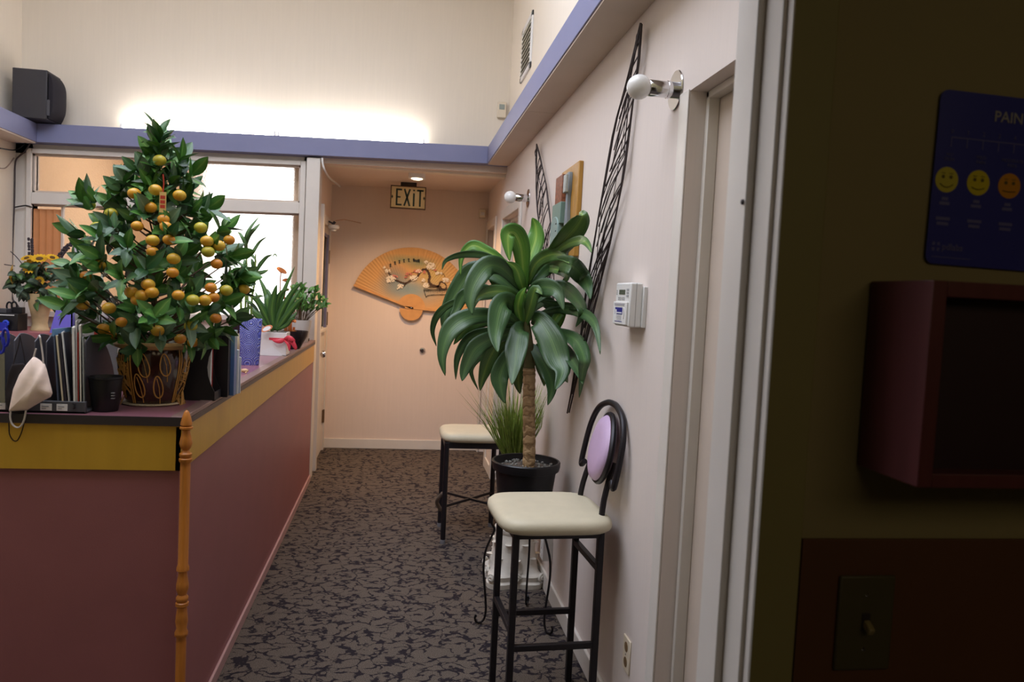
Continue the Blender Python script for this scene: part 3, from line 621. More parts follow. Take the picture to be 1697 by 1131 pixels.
# ------------------------------------------------------------------ dark room side: poster, box, switch
p0 = P(1550, 148, y=1.0); p1 = P(1540, 437, y=1.0)
pw, ph = .30, p0.z-p1.z; px0 = (p0.x+p1.x)/2
po = thing('pain_chart', (px0+pw/2, .994, p1.z), 'blue laminated PAIN SCALE chart taped on the dark wall', 'poster')
Mw = facing((px0, .996, p0.z), (0, -1, 0), -.02)
def pp(u, v, o=.0): return Mw @ Matrix.Translation((u, -v, o))
r = .012; poly = []
for cx, cy, a0 in ((r, -r, PI/2), (r, -ph+r, PI), (pw-r, -ph+r, 1.5*PI), (pw-r, -r, 0)):
    for i in range(5): poly.append((cx + r*math.cos(a0+i*PI/8), cy + r*math.sin(a0+i*PI/8)))
obj('sheet', MB().prism(poly, Mw, .0012), mat('chart_blue', (52, 56, 150), .3), po, flat=True)
M_pr = mat('chart_print_white', (150, 148, 152), .5); M_pr2 = mat('chart_print_pale', (98, 98, 158), .5)
text('title', 'PAIN SCALE', .021, pp(.141, .030, .0014), M_pr, po, bold=.0003)
b = MB(); Mz = pp(0, 0, .0013)
b.obb(Mz, .022, .27, -.0655, -.0640, 0, .0004)
for i in range(11): b.obb(Mz, .022+.0247*i, .0234+.0247*i, -.078, -.0655, 0, .0004)
obj('scale_line', b, M_pr2, po)
for i in range(11): text('scale_number', str(i), .0085, pp(.0227+.0247*i, .057, .0014), M_pr2, po)
caps = (('NO\nPAIN', 'NO\nPAIN'), ('MILD\nPAIN', 'MILD\nPAIN'), ('MODERATE\nPAIN', 'MODERATE\nPAIN'), ('SEVERE\nPAIN', 'SEVERE\nPAIN'), ('VERY\nSEVERE', 'VERY\nSEVERE'), ('WORST\nPAIN', 'WORST\nPAIN'))
fc = ((196, 186, 60), (206, 190, 20), (206, 140, 20), (210, 110, 24), (206, 80, 30), (196, 50, 40))
for i in range(6):
    u = .021 + .0495*i
    f = obj('face', MB().lathe([(.001, 0), (.0178, 0), (.0178, .0006), (.001, .0006)], M=pp(u, .1245, .0012), n=32), mat('face_%s' % 'abcdef'[i], fc[i], .4), po, flat=True)
    b = MB(); Mc = pp(u, .1245, .0019)
    for s in (-1, 1):
        b.lathe([(.0005, 0), (.0026, 0), (.0026, .0002), (.0005, .0002)], M=Mc @ Matrix.Translation((s*.006, .004, 0)), n=12)
        b.obb(Mc, s*.006-.003, s*.006+.003, .0085, .0095, 0, .0002)
    k = 1 - .4*i; pts = [Mc @ Vector((-.010+.02*j/8, -.008 - k*.0045*(1-((j-4)/4)**2) + k*.002, .0002)) for j in range(9)]
    b.tube(pts, .0007, 5)
    obj('face_features', b, mat('face_ink', (96, 84, 24), .6), f)
    text('caption', caps[i][0], .0066, pp(u+.001, .0925, .0014), M_pr2, po)
    b = MB()
    for v_, wd in ((.151, .010), (.1575, .016), (.179, .022), (.186, .018)): b.obb(Mz, u-wd/2, u+wd/2, -v_-.0022, -v_+.0022, 0, .0004)
    obj('small_print', b, M_pr2, po, kind='stuff')
b = MB()
for sx in (-1, 1):
    for sy in (-1, 1):
        Mk = pp(.0145, .2185, .0013)
        b.add([Mk @ Vector(q) for q in ((sx*.0018, sy*.0018, 0), (sx*.0062, sy*.0018, 0), (sx*.0062, sy*.0036, 0), (sx*.0045, sy*.0045, 0), (sx*.0062, sy*.0066, 0), (sx*.0028, sy*.0062, 0), (sx*.0018, sy*.0066, 0))], [tuple(range(7))])
obj('logo_mark', b, M_pr2, po, flat=True)
text('logo_text', 'pdlabs', .013, pp(.0235, .2185, .0014), M_pr2, po, align='LEFT', bold=.0002)
obj('fine_print', MB().obb(Mz, .009, .07, -.2335, -.2325, 0, .0003), M_pr2, po)
# open-front wall box
bx = thing('wall_box', (.9, .93, 1.285), 'wine-stained wooden box frame hung on the dark wall under the chart', 'wall box')
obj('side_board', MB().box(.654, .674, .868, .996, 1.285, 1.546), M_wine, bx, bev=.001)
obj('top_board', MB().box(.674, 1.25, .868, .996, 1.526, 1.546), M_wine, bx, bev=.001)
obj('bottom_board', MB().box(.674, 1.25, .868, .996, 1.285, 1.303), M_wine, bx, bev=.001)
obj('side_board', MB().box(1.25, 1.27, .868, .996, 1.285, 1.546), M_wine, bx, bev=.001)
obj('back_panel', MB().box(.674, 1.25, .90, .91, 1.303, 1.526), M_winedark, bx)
s0 = P(1390, 953, y=.994); s1 = P(1478, 1103, y=.994)
sw = thing('light_switch', (.69, .994, s1.z), 'dim light switch plate on the rust wainscot', 'light switch')
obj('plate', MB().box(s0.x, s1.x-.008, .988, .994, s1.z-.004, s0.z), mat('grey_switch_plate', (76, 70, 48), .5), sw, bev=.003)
cx = (s0.x+s1.x-.008)/2; cz = (s0.z+s1.z)/2
obj('toggle_slot', MB().box(cx-.006, cx+.006, .9865, .989, cz-.013, cz+.013), M_edge, sw)
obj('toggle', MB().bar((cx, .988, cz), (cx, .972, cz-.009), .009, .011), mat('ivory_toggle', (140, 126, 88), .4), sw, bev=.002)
for s in (-1, 1): obj('screw', MB().lathe([(.0005, 0), (.003, 0), (.002, .0015), (.0005, .0015)], M=facing((cx, .988, cz+s*.04), (0,-1,0)), n=10), M_chrome, sw)

# ------------------------------------------------------------------ bar stools
def seat_pad(name, c, a, bq, z0, z1, m, parent, M=None):
    h = z1-z0; rg = [(.80, z0), (.93, z0+.004), (.99, z0+h*.25), (1.0, z0+h*.45), (.985, z0+h*.68), (.93, z0+h*.86), (.82, z0+h*.95), (.6, z0+h*.99), (.3, z0+h), (.02, z0+h)]
    MM = (M or Matrix.Identity(4)) @ Matrix.Translation((c[0], c[1], 0))
    return obj(name, MB().lathe([(r, z) for r, z in rg], M=MM, n=48, ex=5, ax=a, ay=bq), m, parent, ang=60)
st = thing('bar_stool', (.575, 2.715, 0), 'near bar stool with cream seat, black square legs and a lilac hooped backrest', 'stool', None)
SM = Matrix.Translation((.575, 2.715, 0)) @ Matrix.Rotation(math.radians(3), 4, 'Z')
LX, LY, LW = .152, .148, .023
for sx in (-1, 1):
    for sy in (-1, 1):
        top = .70 if sx < 0 else .99
        b = MB().obb(SM, sx*LX-LW/2, sx*LX+LW/2, sy*LY-LW/2, sy*LY+LW/2, 0, .692)
        if sx > 0:
            # upright of the back, running on above the seat with a slight lean
            q = [SM @ Vector(p) for p in ((LX, sy*(LY-.01), .69), (LX+.012, sy*(LY-.02), .80), (LX+.046, sy*(LY-.035), .93))]
            u = MB().tube(smooth_pts(q, 4), .011, 8); obj('back_upright', u, M_blackmetal, st)
        obj('leg', b, M_blackmetal, st, bev=.002)
b = MB()
for q in ((-LX, LX, -LY-LW/2, -LY+LW/2), (-LX, LX, LY-LW/2, LY+LW/2), (-LX-LW/2, -LX+LW/2, -LY, LY), (LX-LW/2, LX+LW/2, -LY, LY)): b.obb(SM, *q, .672, .692)
obj('seat_frame', b, M_blackmetal, st)
for p, q, nm in (((-LX, -LY, .345), (-LX, LY, .345), 'footrest'), ((-LX, -LY, .285), (LX, -LY, .285), 'stretcher'), ((-LX, LY, .285), (LX, LY, .285), 'stretcher'), ((LX, -LY, .56), (LX, LY, .56), 'stretcher')):
    obj(nm, MB().bar(SM @ Vector(p), SM @ Vector(q), .021), M_blackmetal, st, bev=.002)
seat_pad('seat', (-.006, 0), .205, .214, .692, .752, M_vinyl, st, SM)
HY = .195; hoop = [(LX+.020, -HY+.03, .882), (LX+.016, -HY, .868), (LX+.030, -HY-.003, .95), (LX+.045, -HY+.012, 1.035), (LX+.056, -HY+.06, 1.098), (LX+.062, -.06, 1.128), (LX+.063, 0, 1.134)]
hoop = [(x+.005, y, z-.008) for x, y, z in hoop]
hoop += [(x, -y, z) for x, y, z in hoop[-2::-1]]
obj('back_hoop', MB().tube([SM @ v for v in smooth_pts(hoop, 5)], .0115, 10), M_blackmetal, st)
def backring(rx, rz, n=40):
    R = []
    for j in range(n):
        a = 2*PI*j/n; y = rx*math.cos(a)*(1-.10*math.sin(a)); z = rz*math.sin(a); R.append((y, z))
    return R
SM2 = Matrix.Translation(SM @ Vector((LX, 0, 0))) @ Matrix.Rotation(math.radians(-6), 4, 'Z') @ Matrix.Translation((-LX, 0, 0))
BC = Vector((LX+.036, 0, .963)); lean = .19
def bp(y, z, o): return SM2 @ Vector((BC.x + z*lean + o, y, BC.z + z))
prof = [(.70, -.029), (.92, -.021), (1.0, -.008), (1.0, .004)]
b = MB(); b.rings([[bp(y*.02, z*.02, -.034) for y, z in backring(.155, .118)]] + [[bp(y*.35, z*.35, -.033) for y, z in backring(.155, .118)]] + [[bp(y*k, z*k, o) for y, z in backring(.155, .118)] for k, o in prof])
obj('back_pad', b, M_lilac, st, ang=60)
b = MB(); b.tube([bp(y, z, .004) for y, z in backring(.158, .121)] + [bp(*backring(.158, .121)[0], .004)], .011, 8); obj('back_piping', b, M_blackmetal, st)
b = MB(); b.rings([[bp(y*k, z*k, o) for y, z in backring(.155, .118)] for k, o in ((1.0, .006), (.98, .018), (.8, .022), (.02, .023))]); obj('back_shell', b, mat('mauve_vinyl', (164, 120, 150), .5), st)

fs = thing('bar_stool', (.485, 4.715, 0), 'far backless stool with cream seat and crossed stretchers beyond the leafy plant', 'stool')
X0, X1, Y0, Y1 = .32, .65, 4.545, 4.885
for x in (X0, X1):
    for y in (Y0, Y1):
        l = obj('leg', MB().tube([(x, y, 0.02), (x, y, .61)], .0155, 14), M_blackmetal, fs)
        obj('foot_cap', MB().lathe([(.001, 0), (.017, 0), (.0175, .012), (.0165, .024), (.001, .024)], (x, y, 0), 16), mat('grey_rubber', (120, 118, 122), .5), l)
b = MB()
for p, q in (((X0,Y0),(X1,Y0)), ((X0,Y1),(X1,Y1)), ((X0,Y0),(X0,Y1)), ((X1,Y0),(X1,Y1))): b.bar((*p, .597), (*q, .597), .024, .036)
obj('seat_frame', b, M_blackmetal, fs, bev=.002)
for a, c, z in (((X0, Y0), (X1, Y1), .225), ((X0, Y1), (X1, Y0), .229)): obj('cross_stretcher', MB().tube([(*a, z), (*c, z)], .009, 10), M_blackmetal, fs)
b = MB(); b.tube(smooth_pts([(X0-.012, Y0+.02, .30), (X0-.035, Y0+.05, .26), (X0-.038, Y0+.09, .22), (X0-.012, Y0+.12, .17)], 5), .012, 8); obj('bumper', b, mat('worn_grey_tube', (110, 98, 88), .4), fs)
seat_pad('seat', (.485, 4.715), .20, .205, .612, .672, M_vinyl, fs)

# ------------------------------------------------------------------ iron stand with the big plant, pedestal with the grass
PCX, PCY = .607, 3.43
isd = thing('plant_stand', (PCX, PCY, 0), 'black wrought iron plant stand with curled feet under the big plant pot', 'stand')
M_iron = mat('wrought_iron', (28, 24, 26), .45, metal=.4)
def lg(pts, y): return [P(790+x/6.286, 880+v/6.286, y=y) for x, v in pts]
def stand_leg(ang):
    # curled iron leg in the vertical plane through the stand's axis: (radius, height)
    pr = [(.145,.505),(.15,.47),(.135,.44),(.15,.40),(.172,.34),(.178,.27),(.172,.2),(.162,.12),(.158,.06),(.165,.022),(.182,.008),(.2,.012),(.208,.032),(.202,.045)]
    d = Vector((math.cos(ang), math.sin(ang), 0))
    return [Vector((PCX, PCY, 0)) + d*r + Vector((0,0,z)) for r, z in pr]
for a in (188, 308, 68):
    obj('leg', MB().tube(smooth_pts(stand_leg(math.radians(a)), 4), .0052, 8), M_iron, isd)
def ringpts(r, z, n=36): return [(PCX+r*math.cos(2*PI*i/n), PCY+r*math.sin(2*PI*i/n), z) for i in range(n+1)]
obj('ring', MB().tube(ringpts(.147, .505), .006, 8), M_iron, isd)
obj('cross_bar', MB().tube([(PCX-.147, PCY, .505), (PCX+.147, PCY, .505)], .005, 6).tube([(PCX, PCY-.147, .505), (PCX, PCY+.147, .505)], .005, 6), M_iron, isd)

dr = thing('dracaena_plant', (PCX, PCY, .512), 'tall broad-leaved dracaena with a thick cane in a black pot by the right wall', 'plant')
obj('pot', MB().lathe([(.001,.512),(.112,.512),(.116,.52),(.138,.70),(.140,.712),(.152,.716),(.157,.735),(.158,.752),(.154,.757),(.147,.756),(.143,.735),(.135,.715),(.001,.715)], (PCX, PCY, 0), 40), M_black, dr)
obj('soil', MB().lathe([(.001,.728),(.07,.727),(.139,.722),(.139,.71),(.001,.71)], (PCX, PCY, 0), 24), M_soil, dr)
b = MB(); rs = random.Random(5)
for i in range(70):
    a = rs.random()*2*PI; r = .135*rs.random()**.5; b.ball((PCX+r*math.cos(a), PCY+r*math.sin(a), .729), rs.uniform(.004, .008), 6, 4)
obj('pebbles', b, mat('pale_pebbles', (150, 150, 146), .6, var=.5, vscale=70), dr, kind='stuff')
def DP(x, y, off=0):
    px, py = 690+x/3.1424, 340+y/3.1424
    p = P(px, py, y=PCY+off); lim = .675 if p.z > 1.62 else .75
    return P(px, py, x=lim) if p.x > lim else p   # leaves bend clear of the wall
trunk = [DP(588, 1385), DP(588, 1280), DP(587, 1130), DP(586, 1000), DP(588, 900), DP(588, 850)]
trunk[0] = Vector((trunk[1].x, PCY, .72))
tp = smooth_pts(trunk, 8)
def caneman():
    m = bpy.data.materials.new('dracaena_cane'); m.use_nodes = True; nt = m.node_tree; N = nt.nodes; L = nt.links; b = N['Principled BSDF']; b.inputs['Roughness'].default_value = .75
    tc = N.new('ShaderNodeTexCoord'); wv = N.new('ShaderNodeTexWave'); wv.bands_direction = 'Z'; wv.inputs['Scale'].default_value = 7; wv.inputs['Distortion'].default_value = 9; wv.inputs['Detail'].default_value = 3; wv.inputs['Detail Scale'].default_value = 3
    L.new(tc.outputs['Object'], wv.inputs['Vector']); r = N.new('ShaderNodeValToRGB'); r.color_ramp.elements[0].color = (*lin((142, 112, 78)), 1); r.color_ramp.elements[1].color = (*lin((184, 152, 112)), 1); r.color_ramp.elements[1].position = .35
    L.new(wv.outputs[0], r.inputs[0]); L.new(r.outputs[0], b.inputs['Base Color']); bp_ = N.new('ShaderNodeBump'); bp_.inputs['Strength'].default_value = .6; bp_.inputs['Distance'].default_value = .006; L.new(wv.outputs[0], bp_.inputs['Height']); L.new(bp_.outputs[0], b.inputs['Normal']); return m
obj('cane', MB().tube(tp, [.0285 + .0015*math.sin(i*1.9) for i in range(len(tp))], 18), caneman(), dr)
top = smooth_pts([DP(588, 850), DP(590, 780), DP(575, 640), DP(562, 540), DP(562, 440)], 5)
obj('stem', MB().tube(top, [.027 - .016*i/(len(top)-1) for i in range(len(top))], 12), mat('green_stem', (88, 84, 48), .7, var=.2, vscale=40), dr)
def leafmat(name, c1, c2, c3, rough=.32):
    m = bpy.data.materials.new(name); m.use_nodes = True; nt = m.node_tree; N = nt.nodes; L = nt.links; b = N['Principled BSDF']
    b.inputs['Roughness'].default_value = rough; b.inputs['Specular IOR Level'].default_value = .5
    uv = N.new('ShaderNodeUVMap'); sx = N.new('ShaderNodeSeparateXYZ'); L.new(uv.outputs[0], sx.inputs[0])
    n = N.new('ShaderNodeTexNoise'); n.noise_dimensions = '2D'; n.inputs['Scale'].default_value = 5; n.inputs['Detail'].default_value = 3
    mp = N.new('ShaderNodeMapping'); mp.inputs['Scale'].default_value = (5, .25, 1); L.new(uv.outputs[0], mp.inputs[0]); L.new(mp.outputs[0], n.inputs['Vector'])
    ab = N.new('ShaderNodeMath'); ab.operation = 'SUBTRACT'; L.new(sx.outputs['X'], ab.inputs[0]); ab.inputs[1].default_value = .5
    a2 = N.new('ShaderNodeMath'); a2.operation = 'ABSOLUTE'; L.new(ab.outputs[0], a2.inputs[0])
    ad = N.new('ShaderNodeMath'); ad.operation = 'MULTIPLY_ADD'; L.new(n.outputs[0], ad.inputs[0]); ad.inputs[1].default_value = .5; L.new(a2.outputs[0], ad.inputs[2])
    r = N.new('ShaderNodeValToRGB'); e = r.color_ramp.elements; e[0].position = .2; e[0].color = (*lin(c1), 1); e[1].position = .62; e[1].color = (*lin(c3), 1); k = e.new(.34); k.color = (*lin(c2), 1)
    L.new(ad.outputs[0], r.inputs[0]); L.new(r.outputs[0], b.inputs['Base Color'])
    bp_ = N.new('ShaderNodeBump'); bp_.inputs['Strength'].default_value = .25; bp_.inputs['Distance'].default_value = .004; L.new(n.outputs[0], bp_.inputs['Height']); L.new(bp_.outputs[0], b.inputs['Normal'])
    return m
M_dl = [leafmat('dracaena_leaf_green', (144, 170, 80), (94, 130, 62), (70, 104, 54)), leafmat('dracaena_leaf_dark', (98, 130, 74), (74, 106, 62), (58, 88, 52)), leafmat('dracaena_leaf_young', (168, 194, 96), (108, 156, 60), (76, 126, 48))]
LV = [ # control points (crop pixels), widest width, depth at the tip, material
 ([(562,440),(556,330),(545,220),(515,150),(478,150),(478,225),(486,292)], 92, -.10, 2),
 ([(566,440),(585,300),(622,180),(622,110),(603,66)], 84, .05, 2),
 ([(600,420),(680,310),(765,200),(840,110),(866,55),(848,40)], 92, .06, 0),
 ([(680,290),(770,215),(850,186),(890,205),(912,248)], 40, -.02, 0),
 ([(575,420),(620,310),(690,262),(755,265),(797,305)], 66, -.16, 0),
 ([(600,420),(700,325),(795,312),(865,375),(893,430),(906,492)], 80, -.03, 1),
 ([(600,430),(680,340),(740,340),(782,365),(770,400),(735,418)], 40, .08, 0),
 ([(570,560),(620,450),(680,430),(735,455),(768,552)], 88, -.20, 1),
 ([(600,520),(700,440),(760,430),(830,490),(865,560),(830,636)], 72, -.02, 1),
 ([(596,600),(635,600),(690,680),(735,800),(760,870),(722,965)], 128, -.26, 1),
 ([(610,650),(740,665),(830,705),(872,800),(866,870),(848,1004)], 66, .02, 1),
 ([(620,690),(730,720),(790,780),(840,860),(866,935)], 60, .06, 1),
 ([(620,570),(760,545),(880,570),(935,640),(958,778)], 44, .06, 1),
 ([(565,640),(540,650),(522,740),(510,840),(498,938)], 104, -.24, 1),
 ([(600,730),(640,790),(690,880),(705,960),(684,1044)], 72, -.14, 1),
 ([(545,580),(490,505),(445,520),(420,610),(412,690),(424,770)], 104, -.25, 1),
 ([(552,440),(450,330),(370,318),(305,400),(280,490),(292,572)], 96, -.14, 1),
 ([(545,470),(400,360),(290,345),(215,440),(150,570),(140,662)], 96, .12, 1),
 ([(530,520),(360,440),(250,470),(210,540),(166,612)], 60, .0, 1),
 ([(430,480),(220,500),(120,560),(84,650),(104,735)], 34, .14, 1),
 ([(530,600),(380,575),(260,590),(170,660),(135,780),(150,890)], 92, -.10, 1),
 ([(520,610),(370,605),(290,620),(235,670),(194,728)], 66, .05, 0),
 ([(545,520),(490,460),(400,450),(320,480),(288,560)], 60, -.12, 0),
 ([(540,640),(400,655),(280,690),(215,790),(205,910)], 48, .0, 1),
 ([(545,660),(410,690),(310,745),(255,850),(238,918)], 84, -.12, 1),
 ([(550,680),(440,715),(385,790),(348,890),(332,968)], 76, -.02, 0),
 ([(560,720),(490,780),(436,880),(440,960),(462,1034)], 88, -.10, 1),
 ([(550,430),(440,290),(360,236),(290,210),(236,270),(230,368)], 52, .06, 2),
 ([(542,430),(440,310),(350,262),(240,258),(155,288),(134,338)], 34, .02, 1),
 ([(550,450),(480,350),(420,340),(392,380),(404,424)], 48, .10, 0),
 ([(600,640),(700,620),(755,555),(750,610),(730,665)], 44, .08, 2),
 ([(600,750),(640,820),(660,880),(666,945)], 52, .10, 0),
 ([(620,730),(710,800),(760,870),(788,925)], 58, .10, 0),
 ([(555,640),(530,540),(545,470),(570,430)], 44, -.10, 2),
 ([(560,640),(590,540),(620,440),(656,468)], 60, -.12, 0),
 ([(550,450),(500,370),(455,300),(420,292)], 46, .10, 0),
 ([(500,690),(350,780),(285,860),(322,964)], 26, .05, 1),
 ([(570,650),(545,760),(530,900),(540,985)], 70, .14, 0),
 ([(560,560),(480,560),(400,560),(330,545)], 34, .02, 1),
 ([(590,560),(660,500),(720,540),(760,590)], 60, .12, 1),
 ([(600,620),(680,560),(760,550),(830,575)], 40, .10, 1),
 ([(560,600),(470,650),(440,720),(452,800)], 70, .12, 0),
 ([(560,520),(470,400),(410,420),(390,470)], 54, .14, 0),
 ([(565,470),(545,400),(520,330),(470,295)], 50, -.05, 2),
 ([(600,600),(660,620),(705,600),(730,690)], 70, .05, 0),
 ([(570,640),(575,560),(570,490),(552,455)], 44, -.06, 2),
 ([(560,640),(500,590),(460,575),(400,600)], 40, -.10, 1),
 ([(650,500),(760,520),(820,530),(870,545)], 34, .10, 1),
]
view = Vector((-.2, -1, .1))
for pts, wd, dt, mi in LV:
    n0 = len(pts); P3 = []
    for i, q in enumerate(pts):
        t = i/(n0-1); P3.append(DP(q[0], q[1], dt*t**1.1 + (-.02 if dt < 0 else .02)*math.sin(PI*t)))
    C3 = smooth_pts(P3, 5); k = len(C3); W = wd/3.1424*PCY/1273*.56
    mb = MB(); tilt = R_.uniform(-.35, .35); NS = 6; uvs = []
    for i, c in enumerate(C3):
        t = i/(k-1); tn = (C3[min(i+1,k-1)] - C3[max(i-1,0)]).normalized()
        vd = (EYE - c).normalized(); sd_ = tn.cross(vd)
        if sd_.length < .15: sd_ = tn.cross(Vector((0,0,1)))
        sd_.normalize(); nn = sd_.cross(tn).normalized()
        sd_ = (Matrix.Rotation(tilt*(.5+t), 3, tn) @ sd_).normalized(); nn = sd_.cross(tn).normalized()
        if nn.dot(vd) < 0: nn = -nn
        wdt = W * (.30 + .70*math.sin(PI/2*min(1, t/.5))) * (1 - max(0, (t-.48)/.52)**1.55) + .0008
        for j in range(NS+1):
            u = -1 + 2*j/NS
            rip = .13*math.sin(t*15+u*2.2+wd)*abs(u)**2
            mb.v.append(c + sd_*u*wdt + nn*wdt*(.16*abs(u)**1.3 - .08 + rip)); mb.uv[len(mb.v)-1] = (j/NS, t)
    for i in range(k-1):
        for j in range(NS): a = i*(NS+1)+j; mb.f.append((a, a+1, a+NS+2, a+NS+1))
    obj('leaf', mb, M_dl[mi], dr, ang=80, solid=.0014)

pd_ = thing('pedestal', (.655, 3.95, 0), 'white plaster pedestal like an upturned leafy capital by the right wall', 'pedestal')
M_pl = mat('white_plaster', (224, 218, 206), .7, bump=.25, bscale=40)
b = MB(); rg = []
def star(r, z, dep, n=48): 
    o = []
    for j in range(n):
        a = 2*PI*j/n + PI/4; rr_ = r*(1 - dep*(.5-.5*math.cos(4*(a-PI/4)))); o.append((.655+rr_*math.cos(a), 3.95+rr_*math.sin(a), z))
    return o
for r, z, d_ in ((.185,0,.3),(.187,.025,.3),(.18,.03,.3),(.172,.036,.3),(.176,.06,.29),(.165,.068,.27),(.15,.075,.2),(.128,.11,.05),(.112,.18,0),(.102,.25,0),(.099,.262,0),(.105,.272,0),(.105,.29,0),(.098,.298,0),(.097,.31,0),(.103,.318,0),(.103,.33,0),(.096,.338,0),(.092,.42,0),(.090,.53,0),(.102,.545,0),(.115,.55,0),(.118,.575,0),(.001,.575,0)): rg.append(star(r, z, d_))
obj('column', b.rings(rg), M_pl, pd_, ang=35)
ac0 = None
for tier, (r0, zz, n, h) in enumerate(((.118, .075, 8, .085), (.103, .15, 8, .085))):
    for i in range(n):
        a = 2*PI*(i + .5*tier)/n
        if ac0 is None or i == 0:
            b = MB(); R0 = []
            for s in range(7):
                t = s/6; wd_ = .04*(1-.5*t)*(1+.18*math.sin(t*15)); o_ = .012+.02*t**2; zt = zz + h*(1 - (t)) if False else zz + h*t
                if s == 6: zt -= .014; o_ += .012
                R0.append([(r0 - .012*t*(1-tier*.3) + o_*math.cos(q)*.9, math.sin(q)*wd_, zt) for q in [-PI/2+PI*j/6 for j in range(7)]])
            M0 = Matrix.Translation((.655, 3.95, 0)) @ Matrix.Rotation(a, 4, 'Z')
            b.rings([[M0 @ Vector(p) for p in rgx] for rgx in R0])
            ac0 = obj('acanthus_leaf', b, M_pl, pd_, ang=70); a_first = a
        else:
            c = copy_part(ac0, pd_); c.matrix_local = Matrix.Rotation(a-a_first, 4, 'Z')
ro0 = None
for i in range(8):
    a = PI/8 + 2*PI*i/8 if False else 2*PI*i/8 + PI/4
    rad = .178 if i % 2 == 0 else .128
    c = Vector((.655+rad*math.cos(a), 3.95+rad*math.sin(a), .055)); M0 = facing(c, (math.cos(a), math.sin(a), 0))
    pts = [M0 @ Vector((.024*(1-j/22)*math.cos(j*.62), .024*(1-j/22)*math.sin(j*.62), .004+.0006*j)) for j in range(20)]
    obj('volute', MB().tube(pts, .0065, 6), M_pl, pd_)
gr = thing('grass_plant', (.655, 3.95, .575), 'spiky artificial grass tuft in a dark pot on the white pedestal', 'plant')
obj('pot', MB().lathe([(.001,.575),(.07,.575),(.085,.68),(.08,.68),(.075,.665),(.001,.665)], (.655,3.95,0), 24), M_char, gr)
rg_ = random.Random(11); b = MB()
for i in range(400):
    a = rg_.random()*2*PI; r = .05*rg_.random()**.5; base = Vector((.655-.03+r*math.cos(a)*1.2, 3.92+r*math.sin(a), .665)); ln = rg_.uniform(.2, .43); sp_ = rg_.uniform(.03, .21)*(1 if rg_.random() < .75 else 1.5); a2 = a + rg_.uniform(-.7, .7)
    d = Vector((math.cos(a2)*sp_, math.sin(a2)*sp_*.7, ln)); mid = base + d*.5 + Vector((0,0,.03)); tip = base + d
    if tip.x > .79: tip.x = .79 - rg_.random()*.03; mid.x = min(mid.x, .76)
    wv = Vector((0,0,1)).cross(d).normalized() * rg_.uniform(.0018, .0034); wv = Matrix.Rotation(rg_.uniform(-1, 1), 3, 'Z') @ wv
    q1 = base.lerp(mid, .5) + (mid-base)*0.02
    b.add([base-wv, base+wv, q1+wv, q1-wv, mid+wv*.8, mid-wv*.8, tip], [(0,1,2,3),(3,2,4,5),(5,4,6)])
obj('blades', b, mat('grass_green', (132, 152, 66), .5, var=.3, vscale=30), gr, kind='stuff')

# ------------------------------------------------------------------ on the counter: potted citrus
TX, TY = -.785, 2.655
tr = thing('citrus_tree', (TX, TY, ZT), 'bushy potted citrus tree full of small orange fruit in a brown glazed pot', 'plant')
def potmat():
    m = bpy.data.materials.new('brown_glaze'); m.use_nodes = True; b = m.node_tree.nodes['Principled BSDF']; b.inputs['Roughness'].default_value = .16; b.inputs['Coat Weight'].default_value = .5
    nt = m.node_tree; N = nt.nodes; L = nt.links; tc = N.new('ShaderNodeTexCoord'); wv = N.new('ShaderNodeTexNoise'); wv.inputs['Scale'].default_value = 30
    L.new(tc.outputs['Object'], wv.inputs['Vector']); r = N.new('ShaderNodeValToRGB'); r.color_ramp.elements[0].color = (*lin((36, 16, 14)), 1); r.color_ramp.elements[1].color = (*lin((70, 36, 26)), 1); L.new(wv.outputs[0], r.inputs[0]); L.new(r.outputs[0], b.inputs['Base Color']); return m
PP = [(.080, .0), (.083, .006), (.094, .05), (.106, .1), (.111, .14), (.110, .172), (.104, .186)]
def pr_at(z):
    for (r0, z0), (r1, z1) in zip(PP, PP[1:]):
        if z0 <= z <= z1: return r0 + (r1-r0)*(z-z0)/(z1-z0)
    return .1
S_ = .985
obj('pot', MB().lathe([(.001, 0)] + [(r*S_, z) for r, z in PP] + [(.098, .18), (.09, .165), (.001, .16)], (TX, TY, ZT+.006), 48), potmat(), tr, ang=50)
M_tan = mat('tan_glaze', (200, 158, 100), .4, var=.1, vscale=40); M_carv = mat('carved_tan_line', (196, 146, 72), .5)
obj('rim', MB().lathe([(.104, .178), (.117, .184), (.121, .193), (.118, .201), (.106, .202), (.098, .196), (.097, .18)], (TX, TY, ZT+.003), 48), M_tan, tr)
obj('saucer', MB().lathe([(.001, 0), (.088, 0), (.094, .004), (.092, .008), (.001, .006)], (TX, TY, ZT), 40), mat('pale_saucer', (196, 180, 150), .6, bump=.8, bscale=150), tr)
def PS(a, z, o=.0012): # point on the pot's side; a=0 faces the viewer
    r = pr_at(z)*S_ + o; q = a - PI/2 + .28
    return Vector((TX + r*math.cos(q), TY + r*math.sin(q), ZT + .006 + z))
b = MB()
def potline(pts, r=.0021): b.tube([PS(*p) for p in pts], r, 5)
for ca_, cz_, s_ in ((-.22, .128, 1), (.36, .13, .95), (-.38, .062, 1), (.2, .058, .95)):
    out = []
    for i in range(17):
        t = i/16; a = 2*PI*t; w_ = math.sin(a)*.15*(1-.3*math.cos(a)); h_ = math.cos(a)*.038
        out.append((ca_ - .05*s_ + w_*s_ + .10*(-h_/.04)*.5*s_, cz_ + h_*s_))
    potline(out); potline([(ca_ - .1, cz_+.028), (ca_-.02, cz_), (ca_+.04, cz_-.036), (ca_+.06, cz_-.055)], .0013)
for a in (-.74, -.66, .76, .84, 2.4, -2.3):
    potline([(a, .004+.176*i/8) for i in range(9)], .0022)
rc = random.Random(2)
